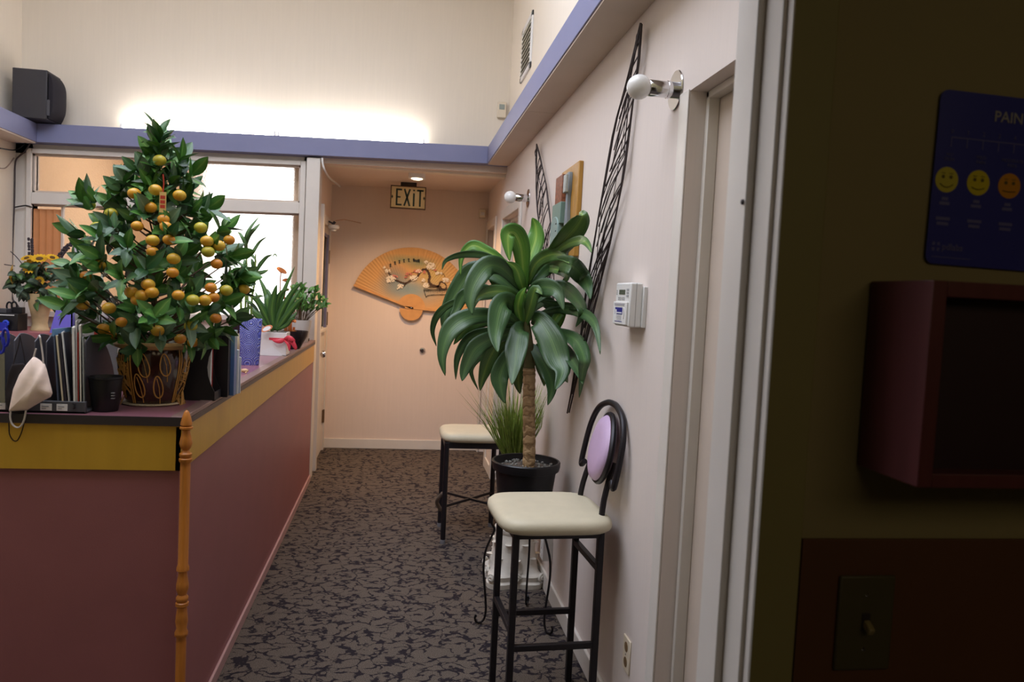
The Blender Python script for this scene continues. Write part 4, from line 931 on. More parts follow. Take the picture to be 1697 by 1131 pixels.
for a0, a1 in ((-1.5, -.8), (.9, 1.6)):
    for i in range(40):
        z = rc.uniform(.01, .15); a = rc.uniform(a0, a1-.2); potline([(a, z), (a+.12*(1 if a0 < 0 else -1)+.1, z-.022), (a+.25, z+.02 if i % 3 else z-.03)], .0013)
obj('carved_leaves', b, M_carv, tr, kind='stuff')
obj('soil', MB().lathe([(.001, .186), (.09, .183), (.09, .17), (.001, .17)], (TX, TY, ZT), 24), M_soil, tr)
rk = random.Random(9)
M_stone = mat('pale_stone', (178, 172, 160), .8, var=.15, vscale=50)
for i in range(16):
    a = rk.random()*2*PI; r = rk.uniform(.03, .085); c = Vector((TX+r*math.cos(a), TY+r*math.sin(a), ZT+.193)); h = rk.uniform(.007, .014)
    b = MB().obb(Matrix.Translation(c) @ Matrix.Rotation(rk.random()*3, 4, 'Z') @ Matrix.Rotation(rk.uniform(-.4,.4), 4, 'X'), -h*1.2, h*1.2, -h, h, -h*.8, h*.8); obj('stone', b, M_stone, tr, bev=.003)
zt0 = ZT + .18; ztop = P(262, 202, y=TY).z
PROF = [(200, 3), (222, 16), (245, 30), (262, 40), (285, 62), (310, 80), (340, 84), (365, 100), (390, 132), (430, 140), (460, 146), (490, 152), (515, 146), (540, 120), (560, 96), (580, 60)]
K = TY/1273
def zpx(py): return P(258, py, y=TY).z
prof_z = [(zpx(y), r*K) for y, r in PROF]
def Rz(z):
    for (z0, r0), (z1, r1) in zip(prof_z, prof_z[1:]):
        if z1 <= z <= z0: return r0 + (r1-r0)*(z0-z)/(z0-z1)
    return .02
cxz = lambda z: P(262 - (545-545)*0, 400, y=TY).x - .0 + (.0)
TCX = P(259, 400, y=TY).x
obj('trunk', MB().tube([Vector((TX, TY, ZT+.17)), Vector((TX-.005, TY, ZT+.4)), Vector((TCX+.004, TY, ZT+.66)), Vector((TCX+.006, TY, ztop-.06))], [.011, .009, .006, .003], 8), M_leafbranch, tr)
# a leaf: pointed oval with a folded midrib
def leaf_mesh(name, m, ln, wd, droop, fold):
    mb = MB(); n = 6
    for i in range(n+1):
        t = i/n; w_ = wd*.5*math.sin(PI*min(.985, .06+.94*t)**.85)**.85 if i < n else .0008
        z = -droop*t*t*ln
        for j, u in enumerate((-1, -.5, 0, .5, 1)): mb.v.append(Vector((u*w_, t*ln, z + abs(u)*w_*fold))); mb.uv[len(mb.v)-1] = (j/4, t)
    for i in range(n):
        for j in range(4): a = i*5+j; mb.f.append((a, a+1, a+6, a+5))
    return mb
def cleaf(name, c1, c2, c3): return leafmat(name, c1, c2, c3, .3)
M_cl = [cleaf('citrus_leaf_green', (142, 180, 98), (92, 144, 66), (74, 126, 58)), cleaf('citrus_leaf_dark', (94, 134, 82), (60, 104, 60), (50, 90, 52)), cleaf('citrus_leaf_pale', (150, 172, 142), (104, 136, 108), (96, 126, 100))]
protos = []
for vi, (ln, wd, dr_, fo) in enumerate(((.067, .034, .12, .22), (.059, .031, .3, .16), (.073, .034, .05, .3))):
    for mi in range(3):
        mb = leaf_mesh('leaf', None, ln, wd, dr_, fo); protos.append((mb, M_cl[mi]))
meshes = []
for mb, m in protos:
    me = bpy.data.meshes.new('citrus_leaf'); me.from_pydata(mb.v, [], mb.f); ul = me.uv_layers.new(name='uv')
    for lp in me.loops: ul.data[lp.index].uv = mb.uv[lp.vertex_index]
    me.polygons.foreach_set('use_smooth', [True]*len(me.polygons)); me.materials.append(m); meshes.append(me)
rt = random.Random(21); leaves = []; twigs = MB()
def cluster(tip, axis, n, sc=1.0):
    axis = axis.normalized(); q = axis.to_track_quat('Y', 'Z').to_matrix()
    for i in range(n):
        roll = 2.4*i + rt.uniform(-.3, .3); sp = math.radians(rt.uniform(22, 72)) if i else .15
        d = q @ Vector((math.sin(sp)*math.cos(roll), math.cos(sp), math.sin(sp)*math.sin(roll)))
        y = d.normalized(); nz = (axis - y*axis.dot(y)); nz = nz.normalized() if nz.length > .05 else Vector((0,0,1)); x = y.cross(nz).normalized(); nz = x.cross(y)
        s = sc*rt.uniform(.9, 1.22)
        M = Matrix((x*s, y*s, nz*s)).transposed().to_4x4() @ Matrix.Rotation(rt.uniform(-.5, .5), 4, 'Y'); M.translation = tip - axis*.012*i/n*3
        mi = 0 if rt.random() < .5 else (1 if rt.random() < .62 else 2); leaves.append((M, rt.randrange(3)*3 + mi))
NCL = 118; zb = zpx(575)
zz = [zb + (ztop-zb)*i/400 for i in range(401)]; acc = [0]
for z in zz: acc.append(acc[-1] + Rz(z) + .02)
for i in range(NCL):
    u = (i+.5)/NCL*acc[-1]; k = min(range(len(zz)), key=lambda q: abs(acc[q]-u)); z = zz[k]
    a = i*2.39996 + rt.uniform(-.25, .25); r = max(.0, Rz(z)*rt.uniform(.78, .95)-.035) if i % 4 else Rz(z)*.35
    tip = Vector((TCX + r*math.cos(a), TY + r*math.sin(a), z - .015)); elev = .25 + .9*((z-zb)/(ztop-zb))**1.5 - (.35 if z < zpx(520) else 0)
    ax = Vector((math.cos(a), math.sin(a), elev)); cluster(tip, ax, 6 if i % 3 else 5)
    bz = max(zt0, z - r*.6 - .02); twigs.tube([Vector((TCX, TY, bz)), Vector((TCX + r*.55*math.cos(a), TY + r*.55*math.sin(a), bz + (tip.z-bz)*.45)), tip], [.0035, .0028, .002], 5)
for px, py, ax in ((262, 240, (.0, -.15, 1)), (262, 222, (.05, -.1, 1)), (300, 262, (.35, -.2, 1)), (205, 300, (-.5, -.2, .9)), (318, 290, (.6, -.2, .6)), (140, 335, (-.8, -.2, .7)), (150, 322, (-.6, -.1, .9)), (128, 385, (-1, -.2, .35)), (118, 440, (-1, -.3, .4)), (120, 470, (-1, -.2, -.05)), (130, 505, (-1, -.3, -.1)), (372, 378, (.9, -.2, .6)), (392, 465, (1, -.2, .1)), (398, 455, (1, -.3, -.1)), (345, 345, (.8, -.2, .5)), (385, 425, (1, -.2, .3)), (165, 540, (-.8, -.4, -.2)), (345, 560, (.7, -.4, -.5)), (225, 560, (-.1, -1, .1)), (262, 265, (.1, -.4, 1)), (245, 290, (-.3, -.4, .8)), (285, 300, (.4, -.4, .8)), (270, 320, (.2, -.7, .5)), (240, 330, (-.4, -.6, .5)), (300, 335, (.6, -.5, .5))):
    p = P(px, py, y=TY - .05); cluster(p, Vector(ax), 6)
leaves.sort(key=lambda t: (t[0].translation - EYE).length)
for M, mi in leaves[:298]:
    o = bpy.data.objects.new('leaf', meshes[mi]); C.objects.link(o); o.parent = tr; M2 = M.copy(); M2.translation = M.translation - ORG[tr.name]; o.matrix_local = M2
for mi in range(3):
    mb = MB()
    for M, k in leaves[298:]:
        if k % 3 == mi:
            s0 = protos[k][0]; o = len(mb.v); mb.v += [M @ v for v in s0.v]; mb.f += [tuple(q+o for q in f) for f in s0.f]
            for i in range(len(s0.v)): mb.uv[o+i] = s0.uv[i]
    obj('rear_leaves', mb, M_cl[mi], tr, kind='stuff', ang=80)
obj('twigs', twigs, M_leafbranch, tr, kind='stuff')
def fruitmat(name, c0, c1):
    m = bpy.data.materials.new(name); m.use_nodes = True; nt = m.node_tree; N = nt.nodes; L = nt.links; b = N['Principled BSDF']; b.inputs['Roughness'].default_value = .38
    tc = N.new('ShaderNodeTexCoord'); n = N.new('ShaderNodeTexNoise'); n.inputs['Scale'].default_value = 22; n.inputs['Detail'].default_value = 1; L.new(tc.outputs['Object'], n.inputs['Vector'])
    r = N.new('ShaderNodeValToRGB'); r.color_ramp.elements[0].position = .38; r.color_ramp.elements[1].position = .62; r.color_ramp.elements[0].color = (*lin(c0), 1); r.color_ramp.elements[1].color = (*lin(c1), 1); L.new(n.outputs[0], r.inputs[0]); L.new(r.outputs[0], b.inputs['Base Color'])
    n2 = N.new('ShaderNodeTexNoise'); n2.inputs['Scale'].default_value = 500; L.new(tc.outputs['Object'], n2.inputs['Vector']); bp_ = N.new('ShaderNodeBump'); bp_.inputs['Strength'].default_value = .15; bp_.inputs['Distance'].default_value = .002; L.new(n2.outputs[0], bp_.inputs['Height']); L.new(bp_.outputs[0], b.inputs['Normal'])
    return m
M_fr = [fruitmat('yellow_fruit', (214, 176, 56), (222, 158, 44)), fruitmat('orange_fruit', (226, 168, 50), (218, 136, 42)), fruitmat('greenish_fruit', (198, 182, 60), (166, 168, 54))]
FR = [(264.6,266,2),(222.6,321,0),(257.6,315,0),(297.6,324,0),(147.6,340,2),(249,344,0),(184,354,2),(271,364,1),(227.6,375,1),(161,377,2),(275,376,1),(332.6,377.6,2),(253,399,0),(280,397.6,1),(343,400,0),(362.7,407.6,0),(380,398,1),(253,417.6,1),(345,417.6,2),(287.6,429,0),(359,437.6,1),(166,440,0),(286,452,1),(143,457.6,1),
      (218,485,0),(245.5,472,0),(251.6,485,0),(235,490,0),(227,497.6,1),(295.5,489.6,1),(320,497.6,2),(340,498,0),(354,493,1),(403.7,480,0),(375,481.6,2),(349.6,477,1),(357.6,528,1),(316,540.5,2),(261,548.5,0),(320,567.6,1),(298.7,562,1),(137,505.4,0),(180.5,511,0),(202,534,1),(183.5,556,1),(171.4,545.5,0)]
for i, (px, py, mi) in enumerate(FR):
    z = zpx(py); dx = (px-259)*K; R0 = Rz(z)*.95+.01; dep = math.sqrt(max(.0004, R0*R0-dx*dx))*.75
    c = P(px, py, y=TY - dep); r = .0190 if mi != 1 else .0172
    f = obj('fruit', MB().ball(c, r, 16, 10, (1.06, 1.06, .9)), M_fr[mi], tr, ang=180)
    obj('calyx', MB().lathe([(.0005, .002), (.004, .001), (.003, -.002), (.0005, -.002)], (c.x, c.y, c.z + r*.9), 6), M_cl[0], f)
ch = thing('hanging_charm', P(271, 352, y=TY-.16), 'small red and gold paper charm hanging inside the citrus tree', 'charm')
cp = P(270, 336, y=TY-.16); Mh = facing(cp, (0, -1, 0))
obj('card', MB().obb(Mh, -.0095, .0095, -.03, .032, 0, .003), mat('gold_paper', (226, 190, 120), .4), ch)
b = MB()
for v_ in (-.012, .002, .016): b.obb(Mh, -.007, .007, v_-.005, v_+.005, .003, .0036)
obj('red_print', b, mat('red_paper', (196, 64, 48), .5), ch, kind='stuff')
obj('cord', MB().tube([Mh @ Vector((0, .032, .001)), Mh @ Vector((.002, .06, .002)), Mh @ Vector((0, .085, .004))], .002, 6), MATS['red_paper'], ch)

# ------------------------------------------------------------------ front row on the counter: file sorter, folders, masks, cup
YS = 2.405
def X(px, y): return P(px, 600, y=y).x
so = thing('file_sorter', (-1.2, YS+.15, ZT), 'grey desktop file sorter with curved fins at the front edge of the counter', 'file sorter')
xr = P(142, 665, y=YS).x
obj('tray', MB().box(-1.62, xr, YS, YS+.30, ZT, ZT+.008).box(-1.62, xr, YS, YS+.012, ZT, ZT+.036).box(-1.62, xr, YS+.29, YS+.30, ZT, ZT+.05), M_char, so, bev=.002)
M_fin = mat('dark_grey_fin', (88, 86, 94), .45)
def fin(px):
    x = X(px, YS+.02); poly = [(0, 0), (0, .2)]
    for i in range(11):
        t = i/10; poly.append((.035 + .235*t, .2205*(1-t**2.1)*.62 + .2205*.38*(1-t**5) if t < 1 else .02))
    poly += [(.28, 0)]
    M = Matrix(((0,0,1,x),(1,0,0,YS+(.05 if px == 133 else .012)),(0,1,0,ZT+.008),(0,0,0,1)))
    obj('fin', MB().prism(poly, M, .004), M_fin, so, bev=.0015)
for px in (-34, -8, 24, 58, 77, 133): fin(px)
M_label = mat('label_print', (150, 150, 156), .7)
for a_, c_ in ((-14, 9), (67, 86), (94, 112)):
    x0, x1 = P(a_, 672, y=YS).x, P(c_, 672, y=YS).x
    lb = obj('label', MB().box(x0, x1, YS-.0012, YS+.001, ZT+.008, ZT+.028), M_paper, so)
    obj('label_print', MB().box(x0+.004, x1-.008, YS-.0018, YS-.001, ZT+.019, ZT+.0215).box(x0+.004, x1-.015, YS-.0018, YS-.001, ZT+.013, ZT+.0155), M_label, lb, kind='stuff')
obj('clip', MB().tube([(X(124, YS), YS-.003, ZT+.016), (X(127, YS), YS-.008, ZT+.02), (X(127, YS), YS-.008, ZT+.03), (X(123, YS), YS-.003, ZT+.03)], .0025, 6), M_black, so)
def sheet(px0, py0, px1, ht, th, dp, m, name, label, skew=-.34, y0=YS+.004):
    a = P(px0, py0, y=y0); c = P(px1, 664, y=y0); zb_ = ZT+.009; h = a.z - zb_
    b = MB(); sh = (a.x - c.x)
    V = []
    for z, s in ((zb_, 0), (a.z, sh)):
        for y in (y0, y0+dp):
            for x in (0, th): V.append((c.x+x+s+skew*(y-y0), y, z))
    b.add(V, [(0,1,3,2),(4,6,7,5),(0,4,5,1),(2,3,7,6),(0,2,6,4),(1,5,7,3)])
    return obj(name, b, m, label=label, cat='folder', group='folders standing in the file sorter', bev=.0008)
sheet(87, 546, 96, 0, .004, .13, mat('blue_sleeve', (84, 92, 112), .3), 'folder', 'blue-topped plastic sleeve leaning in the file sorter beside the face mask', skew=-.02)
a = P(87, 546, y=YS+.004); obj('top_band', MB().box(a.x-.001, a.x+.0052, YS+.003, YS+.136, a.z-.02, a.z+.001), mat('sleeve_blue_band', (112, 156, 200), .3), bpy.data.objects['folder'], label='blue top band')
sheet(92, 556, 104, 0, .005, .10, mat('cream_folder', (214, 200, 172), .6), 'folder', 'cream card folder leaning next to the blue-topped sleeve', skew=-.12)
sheet(96, 553, 108, 0, .007, .10, mat('dark_folder', (44, 40, 52), .45), 'folder', 'dark brown folder leaning in the middle of the file sorter', skew=-.12)
sheet(101.5, 551, 115, 0, .0025, .10, mat('white_folder', (222, 220, 216), .5), 'folder', 'thin white sheet slanting across the dark folder', skew=-.3)
sheet(119, 543, 122, 0, .007, .10, MATS['white_folder'], 'folder', 'thick white folder standing upright right of the slanted sheet')
sheet(125, 533, 127, 0, .003, .10, mat('pale_folder', (206, 202, 198), .5), 'folder', 'tallest pale folder in the file sorter')
sheet(128.5, 552, 129.5, 0, .0025, .10, mat('red_folder', (176, 66, 56), .5), 'folder', 'thin red folder between pale folders in the sorter')
sheet(131, 540, 133, 0, .004, .10, mat('ivory_folder', (224, 216, 204), .5), 'folder', 'ivory folder just right of the thin red one')
sheet(136, 560, 138.5, 0, .003, .10, mat('grey_green_folder', (150, 156, 150), .5), 'folder', 'grey-green folder at the right end of the sorter')
# masks
YM = YS - .022
def mask(name, poly, m, label, dome, loops, ym, ml):
    t = thing(name, P(poly[0][0], poly[0][1], y=ym), label, 'face mask')
    c = Vector((sum(p[0] for p in poly)/len(poly), sum(p[1] for p in poly)/len(poly)))
    b = MB(); R0 = []
    for k in (1, .93, .82, .66, .46, .24, .02):
        R0.append([P(c.x+(p[0]-c.x)*k, c.y+(p[1]-c.y)*k, y=ym - dome*(1-k**2.6) - (.004*math.sin(((c.x+(p[0]-c.x)*k)*.9+(c.y+(p[1]-c.y)*k)*.5)*.24)*(1-k**3))) for i, p in enumerate(poly)])
    b.rings(R0, caps=False); b.f.append(tuple(range(len(b.v)-len(poly), len(b.v))))
    obj('fabric', b, m, t, ang=180, solid=.0015)
    for lp, r in loops: obj('ear_loop', MB().tube(smooth_pts([P(p[0], p[1], y=p[2] if len(p) > 2 else ym) for p in lp], 5), r, 6), ml, t)
    return t
def dens(poly, n=3):
    o = []
    for i in range(len(poly)):
        a, c = Vector(poly[i]), Vector(poly[(i+1) % len(poly)])
        for j in range(n): o.append(tuple(a.lerp(c, j/n)))
    return o
mask('face_mask', dens([(56,591),(46,602),(32,622),(22,646),(16,676),(15,682),(30,681),(45,680),(58,672),(72,664),(84,658),(87,652),(82,632),(77,612),(74,604),(66,597)]), mat('pale_pink_mask', (250, 226, 212), .8, var=.04, vscale=25, stretch=(1,1,3)), 'pale pink disposable face mask hung over the file sorter', .030,
     [([(56,592),(58,584),(60,578)], .0024), ([(72,605),(71,590),(68,570),(66,558),(64,557,YS+.02)], .0024), ([(18,681),(17,692),(20,703),(28,709),(35,706),(40,696),(43,681)], .0026)], YM-.01, mat('white_elastic', (206, 196, 190), .7))
mask('face_mask', dens([(20,604),(14,618),(10,645),(9,662),(14,680),(16,690),(30,689),(40,690),(44,684),(50,660),(54,632),(50,612),(38,602)]), mat('black_mask_fabric', (36, 27, 30), .85), 'black cloth face mask behind the pink one', .008,
     [([(22,604),(26,590),(31,572),(33,556)], .0014), ([(42,604),(39,585),(35,566),(33,556)], .0014), ([(14,688),(15,706),(16,720),(22,730),(29,730),(36,716),(41,696),(42,684)], .0016)], YM+.004, MATS['black_mask_fabric'])
sc_ = thing('scissors', P(6, 600, y=YS-.012), 'blue handled scissors stuck in the left end of the file sorter', 'scissors')
for ox, oy in ((2, 572), (9, 560)): 
    obj('handle', MB().tube([P(ox+5*math.cos(a), oy+14*math.sin(a), y=YS-.012) for a in [2*PI*i/16 for i in range(17)]], .004, 8), mat('blue_plastic', (40, 48, 170), .3), sc_)
obj('blade', MB().bar(P(3, 585, y=YS-.012), P(4, 668, y=YS-.012), .003, .016), mat('steel_blade', (170, 172, 178), .25, metal=1), sc_)
cp = P(176, 668, y=2.46)
cu = thing('pencil_cup', (X(176, 2.47), 2.475, ZT), 'black plastic pencil cup on the counter beside the citrus pot', 'cup')
cxx = X(176, 2.475); obj('cup', MB().lathe([(.001,0),(.034,0),(.036,.003),(.0465,.098),(.049,.1),(.049,.106),(.0455,.106),(.0435,.1),(.033,.006),(.001,.006)], (cxx, 2.475, ZT), 36), M_black, cu)
b = MB()
for i in range(3): b.box(cxx+.028, cxx+.037, 2.437, 2.446, ZT+.042+.008*i, ZT+.045+.008*i)
obj('print', b, mat('grey_print', (120, 120, 122), .5), cu, kind='stuff')
fr = thing('brochure_holder', (X(190, 2.93), 2.94, ZT), 'clear acrylic brochure holder of pale leaflets behind the pencil cup', 'holder')
xa, xb = P(117, 560, y=2.92).x, P(214, 560, y=2.92).x; zt_ = P(170, 510, y=2.92).z
b = MB(); b.box(xa, xb, 2.92, 2.924, ZT, zt_); b.box(xa, xb, 2.996, 3.0, ZT, zt_+.02); b.box(xa, xa+.004, 2.924, 2.996, ZT, zt_); b.box(xb-.004, xb, 2.924, 2.996, ZT, zt_); b.box(xa, xb, 2.924, 2.996, ZT, ZT+.004); b.box((xa+xb)/2-.002, (xa+xb)/2+.002, 2.924, 2.996, ZT, zt_)
obj('acrylic_box', b, M_acryl, fr)
mid = (xa+xb)/2
for i, (x0, x1, col, lab) in enumerate(((xa+.008, mid-.006, (196, 190, 186), 'pale leaflet stack in the left pocket of the clear holder'), (mid+.006, xb-.008, (186, 184, 186), 'pale leaflet stack in the right pocket of the clear holder'))):
    t = thing('leaflet', ((x0+x1)/2, 2.95, ZT), lab, 'leaflet', 'leaflets in the clear holder'); obj('leaflet_sheets', MB().box(x0, x1, 2.935, 2.965, ZT+.005, zt_-.03-.02*i), mat('leaflet_%s' % 'ab'[i], col, .6, var=.06, vscale=18), t)
    if i == 0: obj('red_emblem', MB().box(x0+.065, x0+.09, 2.933, 2.936, zt_-.10, zt_-.055), mat('red_emblem', (196, 62, 44), .5), t)
# right of the pot: magazine file, books
Y1_ = 2.735
mg = thing('magazine_file', (-.74, 2.80, ZT), 'black magazine file with a scooped open end right of the citrus pot', 'file')
xe = P(358, 640, y=Y1_).x - .004; xl = xe - .235; H_ = P(350, 556, y=Y1_).z - ZT
poly = [(0,0),(.235,0),(.235,.03),(.222,.055),(.212,.085),(.208,.115),(.213,.15),(.222,.175),(.235,H_-.004),(.235,H_),(0,H_)]
M_mag = mat('black_file_board', (36, 34, 38), .5)
for y in (Y1_, Y1_+.09):
    obj('side_wall', MB().prism(poly, Matrix(((1,0,0,xl),(0,0,1,y),(0,1,0,ZT),(0,0,0,1))), .004), M_mag, mg)
obj('back_wall', MB().box(xl, xl+.004, Y1_+.004, Y1_+.09, ZT, ZT+H_), M_mag, mg); obj('base', MB().box(xl, xe+.002, Y1_+.004, Y1_+.09, ZT, ZT+.004), M_mag, mg)
obj('lip', MB().box(xe-.003, xe, Y1_+.004, Y1_+.09, ZT+.004, ZT+.03), M_mag, mg)
mgz = thing('magazine', (-.76, 2.76, ZT+.004), 'white and red magazines inside the black magazine file', 'magazine')
obj('pages', MB().box(xl+.015, xe-.018, Y1_+.012, Y1_+.03, ZT+.004, ZT+H_-.02), M_paper, mgz); obj('red_cover', MB().box(xl+.015, xe-.016, Y1_+.031, Y1_+.036, ZT+.004, ZT+H_-.025), mat('red_cover', (166, 44, 44), .4), mgz)
bi = thing('ring_binder', (-.72, 2.87, ZT), 'black binder standing between the magazine file and the blue book', 'binder')
xb2 = P(378, 640, y=2.84).x
obj('cover', MB().box(xb2-.21, xb2, 2.832, 2.836, ZT, ZT+.222).box(xb2-.21, xb2, 2.866, 2.870, ZT, ZT+.222).box(xb2-.004, xb2, 2.836, 2.866, ZT, ZT+.222), mat('black_binder', (30, 28, 34), .35), bi, bev=.001)
obj('pages', MB().box(xb2-.2, xb2-.012, 2.838, 2.864, ZT+.006, ZT+.212), M_paper, bi)
bk = thing('book', (-.72, 2.9, ZT), 'tall book with a blue and teal spine beside the black binder', 'book')
x3 = P(391, 640, y=2.915).x
def bookmat():
    m = bpy.data.materials.new('blue_teal_cover'); m.use_nodes = True; nt = m.node_tree; N = nt.nodes; b = N['Principled BSDF']; b.inputs['Roughness'].default_value = .35
    tc = N.new('ShaderNodeTexCoord'); sp = N.new('ShaderNodeSeparateXYZ'); r = N.new('ShaderNodeValToRGB'); nt.links.new(tc.outputs['Generated'], sp.inputs[0]); nt.links.new(sp.outputs['Z'], r.inputs[0]); nt.links.new(r.outputs[0], b.inputs['Base Color'])
    e = r.color_ramp.elements; e[0].color = (*lin((74, 104, 148)), 1); e[1].color = (*lin((120, 160, 160)), 1); k = e.new(.55); k.color = (*lin((84, 116, 176)), 1); return m
obj('cover', MB().box(x3-.165, x3, 2.876, 2.880, ZT, ZT+.236).box(x3-.165, x3, 2.914, 2.918, ZT, ZT+.236).box(x3-.004, x3, 2.88, 2.914, ZT, ZT+.236), bookmat(), bk, bev=.001)
obj('pages', MB().box(x3-.16, x3-.004, 2.881, 2.913, ZT+.003, ZT+.232), M_paper, bk)
for i, (px, py0, dy, lab) in enumerate(((394, 580, 2.925, 'taller white booklet leaning against the blue book'), (397.5, 592, 2.945, 'shorter pale booklet at the counter edge by the blue book'))):
    x = P(px, 640, y=dy).x; zt2 = P(px, py0, y=dy).z; t = thing('booklet', (x-.05, dy, ZT), lab, 'booklet', 'booklets by the blue book')
    obj('cover', MB().box(x-.1, x, dy, dy+.012, ZT, zt2), mat('booklet_%s' % 'ab'[i], ((220, 220, 220), (176, 180, 196))[i], .4), t, bev=.001); obj('pages', MB().box(x-.098, x+.001, dy+.003, dy+.009, ZT, zt2-.002), M_paper, t)

# ------------------------------------------------------------------ along the side counter
go = P(398, 604, z=ZT)
gx, gy = go.x-.012, go.y
gd = thing('gourd_ornament', (gx, gy, ZT), 'brown striped gourd shaped ornament with a black rim top beside the blue vase', 'ornament')
def stripemat():
    m = bpy.data.materials.new('striped_gourd'); m.use_nodes = True; nt = m.node_tree; N = nt.nodes; b = N['Principled BSDF']; b.inputs['Roughness'].default_value = .35
    tc = N.new('ShaderNodeTexCoord'); n = N.new('ShaderNodeTexNoise'); mp = N.new('ShaderNodeMapping'); mp.inputs['Scale'].default_value = (60, 60, 4); n.inputs['Scale'].default_value = 1; nt.links.new(tc.outputs['Object'], mp.inputs[0]); nt.links.new(mp.outputs[0], n.inputs['Vector'])
    r = N.new('ShaderNodeValToRGB'); e = r.color_ramp.elements; e[0].position = .4; e[0].color = (*lin((96, 66, 42)), 1); e[1].position = .56; e[1].color = (*lin((178, 162, 128)), 1); nt.links.new(n.outputs[0], r.inputs[0]); nt.links.new(r.outputs[0], b.inputs['Base Color']); return m
obj('body', MB().lathe([(.001,.012),(.016,.014),(.018,.022),(.034,.05),(.045,.085),(.047,.11),(.040,.14),(.028,.158),(.02,.163)], (gx, gy, ZT), 28), stripemat(), gd, ang=70)
obj('top', MB().lathe([(.001,.158),(.03,.16),(.038,.175),(.052,.205),(.05,.207),(.03,.172),(.001,.17)], (gx, gy, ZT), 24), mat('black_glaze', (36, 26, 30), .25), gd)
obj('foot', MB().lathe([(.001,0),(.03,0),(.033,.006),(.026,.014),(.001,.015)], (gx, gy, ZT), 24), mat('red_foot', (150, 62, 62), .4), gd)
fg = P(403, 619, z=ZT)
fi = thing('figurine', (fg.x, fg.y, ZT), 'tiny tan figurine lying on the counter below the blue vase', 'figurine')
b = MB().ball((fg.x+.006, fg.y, ZT+.012), .012, 12, 8, (1.5, .8, .8)); obj('body', b, mat('tan_clay', (206, 168, 128), .5), fi); 
for ox in (-.008, .016): obj('leg', MB().tube([(fg.x+ox, fg.y-.004, ZT+.01), (fg.x+ox-.004, fg.y-.008, ZT+.001)], .004, 8), MATS['tan_clay'], fi)
obj('head', MB().ball((fg.x-.014, fg.y-.002, ZT+.014), .0085, 10, 8), MATS['tan_clay'], fi)
VX, VY = -.733, 4.02
bv = thing('bamboo_vase', (VX, VY, ZT), 'blue square vase of carved spirals holding lucky bamboo stalks', 'plant')
def spiral():
    m = bpy.data.materials.new('blue_spiral_glaze'); m.use_nodes = True; nt = m.node_tree; N = nt.nodes; L = nt.links; b = N['Principled BSDF']; b.inputs['Roughness'].default_value = .4
    tc = N.new('ShaderNodeTexCoord'); mp = N.new('ShaderNodeMapping'); mp.inputs['Scale'].default_value = (14.5, 14.5, 14.5); L.new(tc.outputs['Object'], mp.inputs[0])
    v = N.new('ShaderNodeTexVoronoi'); v.inputs['Scale'].default_value = 1; v.inputs['Randomness'].default_value = .25; L.new(mp.outputs[0], v.inputs['Vector'])
    mm = N.new('ShaderNodeMath'); mm.operation = 'MULTIPLY'; mm.inputs[1].default_value = 58; L.new(v.outputs['Distance'], mm.inputs[0]); sn = N.new('ShaderNodeMath'); sn.operation = 'SINE'; L.new(mm.outputs[0], sn.inputs[0])
    r = N.new('ShaderNodeValToRGB'); e = r.color_ramp.elements; e[0].position = .55; e[0].color = (*lin((96, 106, 200)), 1); e[1].position = .9; e[1].color = (*lin((178, 184, 228)), 1); L.new(sn.outputs[0], r.inputs[0]); L.new(r.outputs[0], b.inputs['Base Color'])
    bp_ = N.new('ShaderNodeBump'); bp_.inputs['Strength'].default_value = .6; bp_.inputs['Distance'].default_value = .003; L.new(sn.outputs[0], bp_.inputs['Height']); L.new(bp_.outputs[0], b.inputs['Normal']); return m
obj('vase', MB().lathe([(.001,0),(.044,0),(.046,.004),(.055,.225),(.055,.232),(.051,.232),(.05,.22),(.001,.2)], M=Matrix.Translation((VX,VY,ZT)) @ Matrix.Rotation(.25, 4, 'Z'), n=40, ex=6), spiral(), bv, ang=50)
M_bst = mat('bamboo_stalk_green', (112, 138, 62), .4, var=.15, vscale=20); M_bl = leafmat('bamboo_leaf', (118, 150, 88), (84, 122, 66), (64, 98, 56), .35)
def strapleaf(mb, pts, wd, nrm_hint=None, n=6, fold=.25):
    C3 = smooth_pts(pts, n); k = len(C3)
    for i, c in enumerate(C3):
        t = i/(k-1); tn = (C3[min(i+1,k-1)] - C3[max(i-1,0)]).normalized(); vd = nrm_hint or (EYE - c).normalized(); s_ = tn.cross(vd).normalized(); nn = s_.cross(tn).normalized()
        w_ = wd*.5*(.45+.55*min(1, t/.3))*(1-max(0, (t-.35)/.65)**1.8) + .0004
        for j, u in enumerate((-1, 0, 1)): mb.v.append(c + s_*u*w_ + nn*abs(u)*w_*fold); mb.uv[len(mb.v)-1] = (j/2, t)
    o = len(mb.v) - 3*k
    for i in range(k-1):
        for j in (0, 1): a = o+i*3+j; mb.f.append((a, a+1, a+4, a+3))
    return mb
def BP(cx, cy, off=0): return P(380+cx/4.189, 350+cy/4.189, y=VY+off)
for pts in ([(85,770),(80,600),(84,560)], [(108,770),(118,480),(120,250)], [(135,770),(128,600),(120,430)], [(150,770),(158,600),(178,480),(182,300)]):
    q = [BP(x, y) for x, y in pts]; q[0].z = ZT+.2; b = MB(); sp_ = smooth_pts(q, 6); b.tube(sp_, [.0058+.0016*(i % 4 == 0)-.0025*i/len(sp_) for i in range(len(sp_))], 8); obj('stalk', b, M_bst, bv)
